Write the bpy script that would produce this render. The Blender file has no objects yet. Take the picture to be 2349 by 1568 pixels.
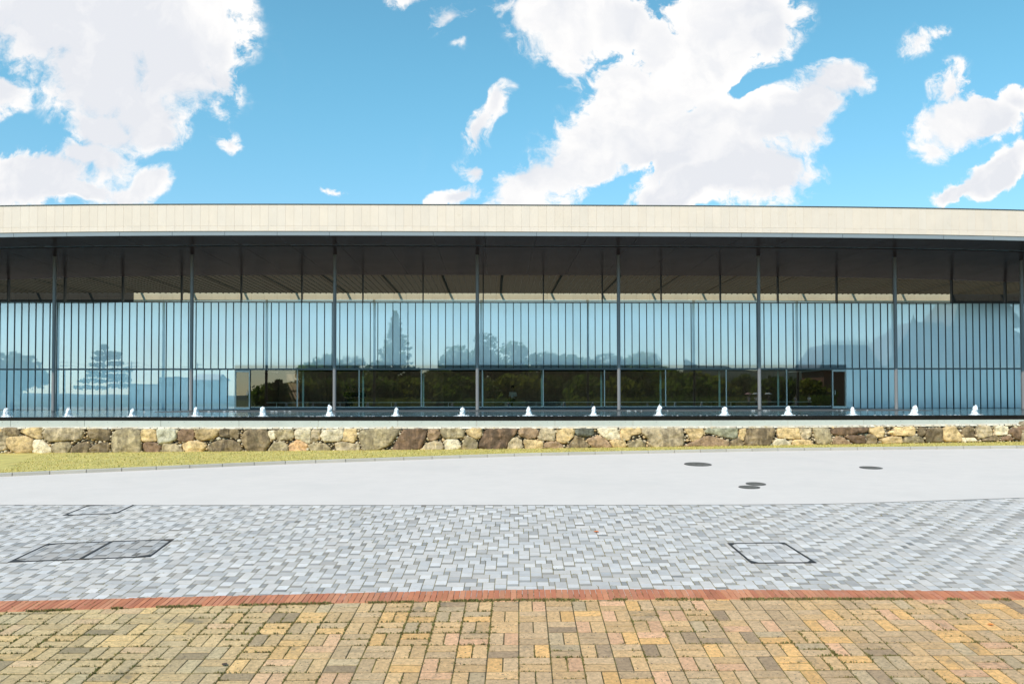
import bpy, bmesh, math, random
import numpy as np
from mathutils import Vector, Matrix, noise as mnoise
R = math.radians
rnd = random.Random(7)
scene = bpy.context.scene
COL = scene.collection

# ------------------------------------------------------------------ camera
EYE = 1.6
F = 1826.2                      # focal length in photograph units (image 2348 wide)
CX, CY = 1174.0, 875.5
M3 = (Matrix.Rotation(R(-1.33), 3, 'Z') @ Matrix.Rotation(R(90 + 1.24), 3, 'X') @ Matrix.Rotation(R(-0.09), 3, 'Z'))
cam_d = bpy.data.cameras.new('camera'); cam = bpy.data.objects.new('camera', cam_d); COL.objects.link(cam)
cam.matrix_world = Matrix.Translation((0, 0, EYE)) @ M3.to_4x4()
cam_d.sensor_width = 36; cam_d.lens = 28; cam_d.shift_y = 91.5 / 2348
cam_d.clip_start = 0.1; cam_d.clip_end = 6000
scene.camera = cam
O = Vector((0, 0, EYE))

def ray(x, y):
    return M3 @ Vector(((x - CX) / F, -(y - CY) / F, -1.0))
def at_Y(x, y, Y):
    d = ray(x, y); return O + d * (Y / d.y)
def on_plane(x, y, a, bx, by):            # z = a + bx X + by Y
    d = ray(x, y); t = (a - EYE) / (d.z - bx * d.x - by * d.y); return O + d * t
def on_Z(x, y, z): return on_plane(x, y, z, 0, 0)
def E(z): return z + EYE                  # height measured from the eye
S = 1.63544                               # full resolution pixels per unit

# ------------------------------------------------------------------ helpers
class MB:
    def __init__(s): s.v = []; s.f = []; s.c = []; s.m = []; s.cur = (1, 1, 1); s.mi = 0
    def add(s, verts, faces, c=None, m=None):
        n = len(s.v); s.v += [tuple(p) for p in verts]
        for f in faces:
            s.f.append(tuple(i + n for i in f)); s.c.append(c or s.cur); s.m.append(s.mi if m is None else m)
    def box(s, x0, x1, y0, y1, z0, z1, c=None, m=None):
        s.add([(x0,y0,z0),(x1,y0,z0),(x1,y1,z0),(x0,y1,z0),(x0,y0,z1),(x1,y0,z1),(x1,y1,z1),(x0,y1,z1)],
              [(0,3,2,1),(4,5,6,7),(0,1,5,4),(1,2,6,5),(2,3,7,6),(3,0,4,7)], c, m)
    def quad(s, a, b, c_, d, c=None, m=None): s.add([a, b, c_, d], [(0,1,2,3)], c, m)
    def tube(s, pts, rads, n=10, c=None, cap=True, m=None):
        pts = [Vector(p) for p in pts]; rings = []
        base = len(s.v); vs = []; fs = []
        for i, p in enumerate(pts):
            t = (pts[min(i+1, len(pts)-1)] - pts[max(i-1, 0)]).normalized()
            ref = Vector((1,0,0)) if abs(t.x) < .9 else Vector((0,1,0))
            a = t.cross(ref).normalized(); b = t.cross(a)
            for k in range(n):
                an = 2*math.pi*k/n; vs.append(p + (a*math.cos(an) + b*math.sin(an)) * rads[i])
        for i in range(len(pts)-1):
            for k in range(n):
                fs.append((i*n+k, i*n+(k+1)%n, (i+1)*n+(k+1)%n, (i+1)*n+k))
        if cap:
            fs.append(tuple(range(n))[::-1]); fs.append(tuple((len(pts)-1)*n + k for k in range(n)))
        s.add(vs, fs, c, m)
    def lathe(s, prof, x, y, z, n=20, c=None, m=None):
        vs = []; fs = []
        for r, h in prof:
            for k in range(n):
                an = 2*math.pi*k/n; vs.append((x + r*math.cos(an), y + r*math.sin(an), z + h))
        for i in range(len(prof)-1):
            for k in range(n): fs.append((i*n+k, i*n+(k+1)%n, (i+1)*n+(k+1)%n, (i+1)*n+k))
        fs.append(tuple(range(n))[::-1]); fs.append(tuple((len(prof)-1)*n+k for k in range(n)))
        s.add(vs, fs, c, m)
    def build(s, name, mat, parent=None, smooth=False, org=None):
        if parent is not None: org = world_loc(parent)
        elif org is None: org = Vector((0,0,0))
        me = bpy.data.meshes.new(name)
        me.from_pydata([(p[0]-org[0], p[1]-org[1], p[2]-org[2]) for p in s.v], [], s.f)
        mats = mat if isinstance(mat, (list, tuple)) else [mat]
        for q in mats: me.materials.append(q)
        if len(mats) > 1: me.polygons.foreach_set('material_index', s.m)
        if any(c != (1,1,1) for c in s.c):
            at = me.color_attributes.new('col', 'FLOAT_COLOR', 'CORNER')
            arr = []
            for f, c in zip(s.f, s.c): arr += [c[0], c[1], c[2], 1.0] * len(f)
            at.data.foreach_set('color', arr)
        if smooth: me.polygons.foreach_set('use_smooth', [True]*len(me.polygons))
        me.update()
        o = bpy.data.objects.new(name, me); COL.objects.link(o)
        if parent is not None: o.parent = parent
        o.location = (0,0,0) if parent is not None else org
        return o
def world_loc(o):
    p = Vector((0,0,0))
    while o is not None: p += o.location; o = o.parent
    return p
def tag(o, label=None, cat=None, group=None, kind=None):
    if label: o['label'] = label
    if cat: o['category'] = cat
    if group: o['group'] = group
    if kind: o['kind'] = kind
    return o
def thing(name, label, cat, loc, group=None):
    o = bpy.data.objects.new(name, None); COL.objects.link(o); o.location = loc
    o.empty_display_size = .3
    return tag(o, label, cat, group)

# ------------------------------------------------------------------ materials
def nodes(mt):
    mt.use_nodes = True; nt = mt.node_tree; nt.nodes.clear(); return nt, nt.nodes, nt.links
def N(nt, t, **kw):
    n = nt.nodes.new(t)
    for k, v in kw.items():
        if k in n.inputs.keys() if isinstance(k, str) else False: n.inputs[k].default_value = v
        else: setattr(n, k, v)
    return n
def ramp(nt, src, stops, interp='LINEAR'):
    r = nt.nodes.new('ShaderNodeValToRGB'); cr = r.color_ramp; cr.interpolation = interp
    while len(cr.elements) > 1: cr.elements.remove(cr.elements[-1])
    cr.elements[0].position = stops[0][0]; cr.elements[0].color = tuple(stops[0][1]) + (1,)
    for p, c in stops[1:]:
        e = cr.elements.new(p); e.color = tuple(c) + (1,)
    nt.links.new(src, r.inputs[0]); return r.outputs[0]
def noise_tex(nt, vec, scale, detail=6, rough=.55):
    n = nt.nodes.new('ShaderNodeTexNoise'); n.inputs['Scale'].default_value = scale
    n.inputs['Detail'].default_value = detail; n.inputs['Roughness'].default_value = rough
    nt.links.new(vec, n.inputs['Vector']); return n.outputs['Fac']
def mixc(nt, fac, a, b, mode='MIX'):
    m = nt.nodes.new('ShaderNodeMix'); m.data_type = 'RGBA'; m.blend_type = mode
    for i, v in ((0, fac), (6, a), (7, b)):
        if hasattr(v, 'is_output'): nt.links.new(v, m.inputs[i])
        elif i == 0: m.inputs[0].default_value = v
        else: m.inputs[i].default_value = tuple(v) + (1,) if len(v) == 3 else v
    return m.outputs[2]
def math_(nt, op, a, b=0.0, c=None, clamp=False):
    m = nt.nodes.new('ShaderNodeMath'); m.operation = op; m.use_clamp = clamp
    for i, v in enumerate((a, b, c)):
        if v is None: continue
        if hasattr(v, 'is_output'): nt.links.new(v, m.inputs[i])
        else: m.inputs[i].default_value = v
    return m.outputs[0]
def maprange(nt, v, a, b, c=0.0, d=1.0, smooth=True):
    m = nt.nodes.new('ShaderNodeMapRange'); m.interpolation_type = 'SMOOTHSTEP' if smooth else 'LINEAR'
    nt.links.new(v, m.inputs[0]); m.inputs[1].default_value = a; m.inputs[2].default_value = b
    m.inputs[3].default_value = c; m.inputs[4].default_value = d; return m.outputs[0]

def pm(name, color, rough=.6, var=.12, scale=3.0, bump=0.0, bscale=40.0, metallic=0.0, spec=.5, attr=False, objcol=False,
       stain=None, stain_scale=.8, stain_amt=(.55, .75), specks=None, squash=None):
    mt = bpy.data.materials.new(name); nt, nd, lk = nodes(mt)
    out = nd.new('ShaderNodeOutputMaterial'); b = nd.new('ShaderNodeBsdfPrincipled'); lk.new(b.outputs[0], out.inputs[0])
    geo = nd.new('ShaderNodeNewGeometry'); vec = geo.outputs['Position']
    if squash:
        vm = nd.new('ShaderNodeVectorMath'); vm.operation = 'MULTIPLY'; lk.new(vec, vm.inputs[0]); vm.inputs[1].default_value = squash; vec = vm.outputs[0]
    base = None
    if attr:
        a = nd.new('ShaderNodeAttribute'); a.attribute_name = 'col'; base = a.outputs['Color']
    elif objcol:
        a = nd.new('ShaderNodeObjectInfo'); base = a.outputs['Color']
    n1 = noise_tex(nt, vec, scale, 8, .62)
    lo, hi = 1 - var, 1 + var
    fac = ramp(nt, n1, [(.25, (lo,)*3), (.75, (hi,)*3)])
    col = mixc(nt, 1.0, base if base else color, fac, 'MULTIPLY')
    if stain:
        n2 = noise_tex(nt, vec, stain_scale, 7, .65)
        col = mixc(nt, maprange(nt, n2, *stain_amt), col, stain)
    if specks:                           # (colour, scale, threshold)
        n3 = noise_tex(nt, vec, specks[1], 3, .6)
        col = mixc(nt, maprange(nt, n3, specks[2], specks[2] + .06), col, specks[0])
    lk.new(col, b.inputs['Base Color'])
    b.inputs['Roughness'].default_value = rough; b.inputs['Metallic'].default_value = metallic
    b.inputs['Specular IOR Level'].default_value = spec
    if bump:
        bn = nd.new('ShaderNodeBump'); bn.inputs['Strength'].default_value = bump; bn.inputs['Distance'].default_value = .02
        lk.new(noise_tex(nt, vec, bscale, 6, .65), bn.inputs['Height']); lk.new(bn.outputs[0], b.inputs['Normal'])
    return mt

def glass_mix(name, glossy_col, fac, tint=None, diffuse=None, rough=0.0):
    mt = bpy.data.materials.new(name); nt, nd, lk = nodes(mt)
    out = nd.new('ShaderNodeOutputMaterial'); mx = nd.new('ShaderNodeMixShader'); lk.new(mx.outputs[0], out.inputs[0])
    g = nd.new('ShaderNodeBsdfGlossy'); g.inputs['Color'].default_value = glossy_col + (1,); g.inputs['Roughness'].default_value = rough
    fr = nd.new('ShaderNodeLayerWeight'); fr.inputs['Blend'].default_value = .5
    f = math_(nt, 'MULTIPLY_ADD', math_(nt, 'POWER', fr.outputs['Facing'], 4.0), 1 - fac, fac)
    lk.new(f, mx.inputs[0])
    if diffuse is not None:
        a = nd.new('ShaderNodeBsdfDiffuse')
        geo = nd.new('ShaderNodeNewGeometry')
        c = mixc(nt, 1.0, diffuse, ramp(nt, noise_tex(nt, geo.outputs['Position'], .9, 3), [(.3, (.96,)*3), (.7, (1.04,)*3)]), 'MULTIPLY')
        lk.new(c, a.inputs['Color'])
        tl = nd.new('ShaderNodeBsdfRefraction'); tl.inputs['Color'].default_value = tint + (1,); tl.inputs['Roughness'].default_value = .62; tl.inputs['IOR'].default_value = 1.25
        m2 = nd.new('ShaderNodeMixShader'); m2.inputs[0].default_value = .72; lk.new(a.outputs[0], m2.inputs[1]); lk.new(tl.outputs[0], m2.inputs[2]); a = m2
    else:
        a = nd.new('ShaderNodeBsdfTransparent'); a.inputs['Color'].default_value = tint + (1,)
    lk.new(a.outputs[0], mx.inputs[1]); lk.new(g.outputs[0], mx.inputs[2])
    return mt

m_fascia = pm('travertine', (.78,.70,.60), .55, .05, 1.2, .05, 60, attr=True, stain=(.66,.52,.38), stain_scale=2.2, stain_amt=(.60,.86))
m_backing = pm('dark_backing', (.58,.49,.39), .8)
m_trim = pm('eave_steel', (.30,.32,.335), .35, .05, .6, metallic=.1)
m_coping = pm('coping_metal', (.08,.08,.08), .4)
m_soffit = bpy.data.materials.new('soffit_metal')
def _soffit():
    nt, nd, lk = nodes(m_soffit); out = nd.new('ShaderNodeOutputMaterial'); mx = nd.new('ShaderNodeMixShader'); d = nd.new('ShaderNodeBsdfDiffuse'); g = nd.new('ShaderNodeBsdfGlossy')
    geo = nd.new('ShaderNodeNewGeometry')
    lk.new(mixc(nt, 1.0, (.105,.076,.074), ramp(nt, noise_tex(nt, geo.outputs['Position'], .5, 5), [(.3, (.88,)*3), (.7, (1.12,)*3)]), 'MULTIPLY'), d.inputs['Color'])
    g.inputs['Roughness'].default_value = .22; g.inputs['Color'].default_value = (1,.93,.92,1); mx.inputs[0].default_value = .045
    lk.new(d.outputs[0], mx.inputs[1]); lk.new(g.outputs[0], mx.inputs[2]); lk.new(mx.outputs[0], out.inputs[0])
_soffit()
m_soffit_strip = pm('soffit_strip', (.13,.105,.08), .45, .08, .5)
m_column = pm('column_paint', (.26,.255,.26), .38, .04, 2.0, spec=.5)
m_mullion = pm('mullion_paint', (.045,.055,.07), .35, .05, 2.0)
m_rail = pm('rail_grey', (.16,.20,.23), .35, .05, 2.0)
m_frost = glass_mix('frosted_glass', (.95,.97,1.0), .28, diffuse=(.74,.87,.90), tint=(.41,.70,.85))
m_frost_low = glass_mix('frosted_glass_blue', (.95,.97,1.0), .28, diffuse=(.58,.82,.92), tint=(.42,.80,1.0))
m_clear = glass_mix('clear_glass', (1.0,.95,.87), .165, tint=(.86,.85,.78))
m_fin = pm('glass_fin', (.66,.88,.88), .15, .03)  # even pale colour stands in for sky reflected in the glass edges
m_alu = pm('aluminium', (.92,.92,.88), .4, .03)
m_wood = pm('dark_wood', (.060,.048,.036), .6, .25, 1.2, attr=True, squash=(3,3,.4))
m_wallcream = pm('cream_stone', (.70,.62,.47), .6, .06, 1.5, attr=True)
m_ceil = pm('ceiling_brown', (.075,.052,.024), .7, .08, .8)
m_black = pm('dark_ceiling', (.02,.02,.02), .8)
m_floor = pm('lobby_floor', (.14,.13,.12), .25, .15, .8)
m_terrace = pm('terrace_granite', (.10,.098,.10), .5, .2, 4.0, .08, 60)
m_granite = pm('black_granite', (.012,.010,.010), .12, .4, 6.0, spec=.5)
m_concrete = pm('concrete', (.56,.60,.54), .75, .07, 1.6, .08, 70, attr=True, stain=(.38,.39,.33), stain_scale=1.1, stain_amt=(.55,.9), squash=(1,1,.35))
m_hole = pm('tie_hole', (.12,.12,.11), .9)
m_cap = pm('gravel_cap', (.72,.64,.52), .9, .22, 9.0, .5, 60)
m_mortar = pm('rubble_fill', (.33,.27,.19), .9, .5, 9.0, .9, 25, stain=(.03,.025,.02), stain_scale=5.0, stain_amt=(.42,.6))
m_grass_base = pm('turf', (.57,.465,.14), .95, .30, 2.6, .6, 90, stain=(.62,.46,.14), stain_scale=1.3, stain_amt=(.45,.7))
m_kerb = pm('kerb_stone', (.5,.48,.43), .8, .07, 2.0, .1, 60, attr=True, stain=(.47,.45,.36), stain_scale=1.6, stain_amt=(.6,.85))
m_plaza = pm('plaza_surface', (.70,.61,.56), .9, .035, 2.5, .12, 90, stain=(.655,.575,.53), stain_scale=.35, stain_amt=(.45,.75))
m_paver = pm('grey_pavers', (.4,.4,.4), .8, .10, 9.0, .22, 120, attr=True, stain=(.17,.175,.175), stain_scale=.55, stain_amt=(.66,1.0))
m_brick = pm('yellow_bricks', (.4,.3,.2), .88, .34, 26.0, .8, 60, attr=True, stain=(.19,.155,.105), stain_scale=2.3, stain_amt=(.57,.80),
             specks=((.12,.09,.06), 42.0, .62))
m_red = pm('red_bricks', (.4,.2,.1), .85, .14, 10.0, .3, 110, attr=True, specks=((.20,.09,.06), 60.0, .68))
m_joint = pm('joint_soil', (.085,.07,.03), .95, .5, 7.0, .6, 80, stain=(.20,.16,.04), stain_scale=2.4, stain_amt=(.45,.62))
m_iron = pm('cast_iron', (.035,.03,.028), .6, .35, 8.0, .4, 60, stain=(.13,.075,.035), stain_scale=3.0, stain_amt=(.58,.75))
m_iron2 = pm('worn_iron', (.17,.155,.14), .6, .3, 12.0, .8, 40)
m_ground = pm('earth', (.30,.28,.22), .95, .2, .05)
m_lawn = pm('garden_turf', (.10,.13,.035), .95, .3, .15)
m_weed = pm('weed_blades', (.14,.15,.03), .8, .1, 3, attr=True)
m_leafmat = pm('fallen_leaf', (.55,.16,.04), .7, .2, 60)
m_foam = bpy.data.materials.new('foam_water')
def _foam():
    nt, nd, lk = nodes(m_foam); out = nd.new('ShaderNodeOutputMaterial'); b = nd.new('ShaderNodeBsdfPrincipled')
    b.inputs['Base Color'].default_value = (.90,.93,.95,1); b.inputs['Roughness'].default_value = .25
    b.inputs['Subsurface Weight'].default_value = .25; b.inputs['Subsurface Radius'].default_value = (.08,.09,.1)
    lk.new(b.outputs[0], out.inputs[0])
_foam()
m_water = bpy.data.materials.new('pool_water')
def _water():
    nt, nd, lk = nodes(m_water); out = nd.new('ShaderNodeOutputMaterial'); b = nd.new('ShaderNodeBsdfPrincipled')
    b.inputs['Base Color'].default_value = (.018,.035,.042,1); b.inputs['Roughness'].default_value = .06; b.inputs['IOR'].default_value = 1.33
    geo = nd.new('ShaderNodeNewGeometry')
    h = math_(nt, 'ADD', noise_tex(nt, geo.outputs['Position'], 3.2, 4, .6), math_(nt, 'MULTIPLY', noise_tex(nt, geo.outputs['Position'], 11.0, 3, .6), .45))
    bn = nd.new('ShaderNodeBump'); bn.inputs['Strength'].default_value = .55; bn.inputs['Distance'].default_value = .05
    lk.new(h, bn.inputs['Height']); lk.new(bn.outputs[0], b.inputs['Normal']); lk.new(b.outputs[0], out.inputs[0])
_water()
m_stone = bpy.data.materials.new('boulder_stone')
def _stone():
    nt, nd, lk = nodes(m_stone); out = nd.new('ShaderNodeOutputMaterial'); b = nd.new('ShaderNodeBsdfPrincipled')
    oi = nd.new('ShaderNodeObjectInfo'); geo = nd.new('ShaderNodeNewGeometry'); P = geo.outputs['Position']
    vm = nd.new('ShaderNodeVectorMath'); vm.operation = 'ADD'; lk.new(P, vm.inputs[0])
    sc = nd.new('ShaderNodeVectorMath'); sc.operation = 'SCALE'; lk.new(oi.outputs['Location'], sc.inputs[0]); sc.inputs['Scale'].default_value = 3.7
    lk.new(sc.outputs[0], vm.inputs[1]); V = vm.outputs[0]
    col = mixc(nt, 1.0, oi.outputs['Color'], ramp(nt, noise_tex(nt, V, 7.0, 10, .74), [(.32, (.30,.28,.26)), (.46, (.85,.85,.85)), (.68, (1.5,1.47,1.38))]), 'MULTIPLY')
    # dark weathering in vertical streaks, amount by each stone's alpha
    ve = nd.new('ShaderNodeVectorMath'); ve.operation = 'MULTIPLY'; lk.new(V, ve.inputs[0]); ve.inputs[1].default_value = (1, 1, .3)
    st = maprange(nt, noise_tex(nt, ve.outputs[0], 4.5, 6, .6), .42, .58)
    st = math_(nt, 'MULTIPLY', st, oi.outputs['Alpha'])
    col = mixc(nt, st, col, (.055,.040,.027))
    col = mixc(nt, maprange(nt, noise_tex(nt, V, 7.5, 5, .7), .66, .74, 0, .75), col, (.52,.49,.42))     # pale lichen
    col = mixc(nt, maprange(nt, noise_tex(nt, V, 2.6, 5, .7), .60, .74, 0, .5), col, (.20,.19,.12))      # olive patches
    lk.new(col, b.inputs['Base Color']); b.inputs['Roughness'].default_value = .85; b.inputs['Specular IOR Level'].default_value = .25
    bn = nd.new('ShaderNodeBump'); bn.inputs['Strength'].default_value = .9; bn.inputs['Distance'].default_value = .035
    h = math_(nt, 'ADD', noise_tex(nt, V, 9.0, 9, .65), math_(nt, 'MULTIPLY', noise_tex(nt, V, 2.5, 4, .5), 1.0))
    lk.new(h, bn.inputs['Height']); lk.new(bn.outputs[0], b.inputs['Normal']); lk.new(b.outputs[0], out.inputs[0])
_stone()
def foliage(name, c):
    mt = pm(name, c, .7, .35, .6, spec=.25); nt = mt.node_tree; b = next(n for n in nt.nodes if n.type == 'BSDF_PRINCIPLED'); out = next(n for n in nt.nodes if n.type == 'OUTPUT_MATERIAL')
    tr = nt.nodes.new('ShaderNodeBsdfTranslucent'); mx = nt.nodes.new('ShaderNodeMixShader'); mx.inputs[0].default_value = .5
    src = b.inputs['Base Color'].links[0].from_socket; c2 = mixc(nt, 1.0, src, (3.6, 3.5, 1.5), 'MULTIPLY'); nt.links.new(c2, tr.inputs[0])
    nt.links.new(b.outputs[0], mx.inputs[1]); nt.links.new(tr.outputs[0], mx.inputs[2]); nt.links.new(mx.outputs[0], out.inputs[0]); return mt

# ------------------------------------------------------------------ ground: ramp, plaza, kerb, grass
RA, RX, RY = E(-3.095), .0095, .1
PA, PX, PY = E(-1.54 - .02*24.4), .0095, .02
def ramp_z(x, y): return RA + RX*x + RY*y
def poly(pts, n, fn, x0=None, x1=None):
    xs = [p[0] for p in pts]; ys = [p[1] for p in pts]
    g = np.linspace(x0 if x0 is not None else xs[0], x1 if x1 is not None else xs[-1], n)
    yi = np.interp(g, xs, ys)
    k = np.array([1, 2, 3, 2, 1.]) / 9; yp = np.pad(yi, 2, mode='edge'); 
    ys2 = np.convolve(yp, k, 'valid'); ys2[:2] = yi[:2]; ys2[-2:] = yi[-2:]
    return [fn(a, b) for a, b in zip(g, ys2)]
crestP = [(-900,1159),(0,1157.5),(587,1158),(1174,1158),(1700,1157),(1920,1155),(2348,1141),(2800,1125),(3300,1108)]
crest = poly(crestP, 120, lambda a, b: on_plane(a, b, RA, RX, RY))
kerbP = [(-900,1136),(0,1093),(611,1066),(1192,1046),(1773,1034),(2348,1028),(3300,1022)]
kerb_f = poly(kerbP, 120, lambda a, b: on_plane(a, b, PA, PX, PY))
mb = MB(); rows = 5
gv = []
for i in range(120):
    for r in range(rows+1):
        p = crest[i].lerp(kerb_f[i], r/rows); gv.append((p.x, p.y, p.z + .004))
gf = [(i*(rows+1)+r, (i+1)*(rows+1)+r, (i+1)*(rows+1)+r+1, i*(rows+1)+r+1) for i in range(119) for r in range(rows)]
mb.add(gv, gf); plaza = mb.build('plaza', m_plaza); tag(plaza, kind='structure')
from mathutils.bvhtree import BVHTree
plaza_bvh = BVHTree.FromPolygons(gv, gf)
def on_plaza(x, y):
    h = plaza_bvh.ray_cast(O, ray(x, y).normalized()); return h[0] if h[0] else on_plane(x, y, PA, PX, PY)
crestX = np.array([p.x for p in crest]); crestY = np.array([p.y for p in crest])
topP = [(-900,1396),(-300,1384),(0,1379),(428,1368.4),(978,1355.6),(1192,1352),(1406,1351),(1920,1353),(2348,1355.7),(2900,1360)]
botP = [(-900,1422),(-300,1410),(0,1403),(428,1389.4),(978,1378.5),(1192,1374.7),(1406,1374),(1920,1372.6),(2348,1374.4),(2900,1378)]
st_t = poly(topP, 90, lambda a, b: on_plane(a, b, RA, RX, RY)); st_b = poly(botP, 90, lambda a, b: on_plane(a, b, RA, RX, RY))
sx = np.array([p.x for p in st_t]); sty = np.array([p.y for p in st_t])
sbx = np.array([p.x for p in st_b]); sby = np.array([p.y for p in st_b])
def Ytop(x): return float(np.interp(x, sx, sty))
def Ybot(x): return float(np.interp(x, sbx, sby))
def Ycrest(x): return float(np.interp(x, crestX, crestY))
# soil bed beneath the paving
mb = MB()
cv = []
for i in range(120):
    p = crest[i]; cv += [(p.x, -7, ramp_z(p.x, -7) - .006), (p.x, p.y, p.z - .006)]
mb.add(cv, [(2*i, 2*i+2, 2*i+3, 2*i+1) for i in range(119)])
tag(mb.build('paving_bed', m_joint), kind='structure')
m_jsand = pm('joint_sand', (.25,.20,.105), .95, .4, 6.0, .5, 80, stain=(.12,.10,.05), stain_scale=1.8, stain_amt=(.5,.68))
mb = MB(); cv = []
for i in range(120):
    p = crest[i]; yb = (Ytop(p.x) + Ybot(p.x))/2; cv += [(p.x, yb, ramp_z(p.x, yb) - .0035), (p.x, p.y - .003, ramp_z(p.x, p.y - .003) - .0035)]
mb.add(cv, [(2*i, 2*i+2, 2*i+3, 2*i+1) for i in range(119)])
tag(mb.build('sand_bed', m_jsand), kind='structure')

TH = R(1.8); UX = (math.cos(TH), -math.sin(TH)); VX = (math.sin(TH), math.cos(TH))
def uv2xy(u, v): return u*UX[0] + v*VX[0], u*UX[1] + v*VX[1]
def xy2uv(x, y): return x*UX[0] + y*UX[1], x*VX[0] + y*VX[1]
def clip(poly_, fn):                       # keep fn(p) >= 0
    out = []
    for i in range(len(poly_)):
        a, b = poly_[i], poly_[(i+1) % len(poly_)]; fa, fb = fn(a), fn(b)
        if fa >= 0: out.append(a)
        if (fa >= 0) != (fb >= 0):
            t = fa/(fa-fb); out.append((a[0]+(b[0]-a[0])*t, a[1]+(b[1]-a[1])*t))
    return out
def paver(mb, pl, zoff, bev, c, tilt=.0015):
    if len(pl) < 3: return
    cx = sum(p[0] for p in pl)/len(pl); cy = sum(p[1] for p in pl)/len(pl)
    ta, tb, dz = rnd.uniform(-tilt, tilt)*8, rnd.uniform(-tilt, tilt)*8, rnd.uniform(-tilt, tilt)*1.2
    n = len(pl); vs = []
    for (x, y) in pl: vs.append((x, y, ramp_z(x, y) - .012))
    for (x, y) in pl: vs.append((x, y, ramp_z(x, y) + zoff - bev + (x-cx)*ta + (y-cy)*tb + dz))
    for (x, y) in pl:
        d = math.hypot(x-cx, y-cy) or 1; k = max(0, 1 - bev*1.3/d); X, Y = cx+(x-cx)*k, cy+(y-cy)*k
        vs.append((X, Y, ramp_z(X, Y) + zoff + (X-cx)*ta + (Y-cy)*tb + dz))
    fs = [tuple(range(2*n, 3*n))]
    for i in range(n):
        j = (i+1) % n; fs += [(i, j, n+j, n+i), (n+i, n+j, 2*n+j, 2*n+i)]
    mb.add(vs, fs, c)
def rect(u0, u1, v0, v1, g, h=None):
    h = g if h is None else h
    return [uv2xy(u0+g, v0+h), uv2xy(u1-g, v0+h), uv2xy(u1-g, v1-h), uv2xy(u0+g, v1-h)]
W = .1407
def grey_colour(k, dark=1.0):
    q = rnd.random(); b = {'g': (.53,.48,.455), 'w': (.61,.56,.54), 'd': (.335,.305,.285)}[k]
    f = rnd.uniform(.86, 1.12) * dark
    if q < .05: f *= .72
    t = rnd.uniform(-.012, .012)
    return (b[0]*f + t, b[1]*f, b[2]*f - t)
def herring(u0, u1, v0, v1):
    for j in range(int(v0/W) - 4, int(v1/W) + 4):
        for i in range(int(u0/W) - 4, int(u1/W) + 4):
            k = (i - j) % 6
            if k == 0:
                a = i*W; yield 'g', a, a+1.5*W, j*W, (j+1)*W; yield 'w', a+1.5*W, a+2.5*W, j*W, (j+1)*W; yield 'd', a+2.5*W, a+3*W, j*W, (j+1)*W
            elif k == 5:
                b = j*W; yield 'd', i*W, (i+1)*W, b, b+.5*W; yield 'w', i*W, (i+1)*W, b+.5*W, b+1.5*W; yield 'g', i*W, (i+1)*W, b+1.5*W, b+3*W
covers = {}                                # polygons (plan) left out of the paving
def ground_quad(pts): return [(lambda q: (q.x, q.y))(on_plane(x/S, y/S, RA, RX, RY)) for x, y in pts]
covers['double'] = ground_quad([(28.7,2108.9),(562.8,2088),(652,2021.6),(178.6,2038.8)])
covers['cut'] = ground_quad([(234.4,1932.9),(435.3,1925.5),(511.8,1889.5),(328.4,1896)])
covers['right'] = ground_quad([(2817.5,2112.5),(3062.7,2110.6),(2941.7,2034.6),(2727.6,2037)])
def inside(p, q):
    n = len(q); return all((q[(i+1)%n][0]-q[i][0])*(p[1]-q[i][1]) - (q[(i+1)%n][1]-q[i][1])*(p[0]-q[i][0]) >= 0 for i in range(n))
def shrink(q, d):                          # inset of a convex quad by d
    n = len(q); lines = []
    for i in range(n):
        a, b = q[i], q[(i+1)%n]; L = math.hypot(b[0]-a[0], b[1]-a[1]); nx, ny = -(b[1]-a[1])/L, (b[0]-a[0])/L
        lines.append((nx, ny, nx*a[0]+ny*a[1]+d))
    out = []
    for i in range(n):
        a, b = lines[i-1], lines[i]; det = a[0]*b[1]-a[1]*b[0]
        out.append(((a[2]*b[1]-b[2]*a[1])/det, (a[0]*b[2]-b[0]*a[2])/det))
    return out
mbp = MB(); G = .0044
pav_rects = []
for k, a, b, c, d in herring(-15, 17, 8.0, 16.0):
    x, y = uv2xy((a+b)/2, (c+d)/2)
    if y < (Ytop(x)+Ybot(x))/2 or y > Ycrest(x) + .2 or abs(x) > 15.5: continue
    pl = rect(a, b, c, d, G, .0062)
    if any(all(inside(p, q) for p in pl) for q in covers.values()): continue
    if y > Ycrest(x) - .3:
        pl = clip(pl, lambda p: Ycrest(p[0]) - .004 - p[1])
        if len(pl) < 3: continue
    paver(mbp, pl, 0.0, .002, grey_colour(k), .0006)
    pav_rects.append((a, b, c, d))
tag(mbp.build('grey_paving', m_paver), kind='structure')
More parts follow.
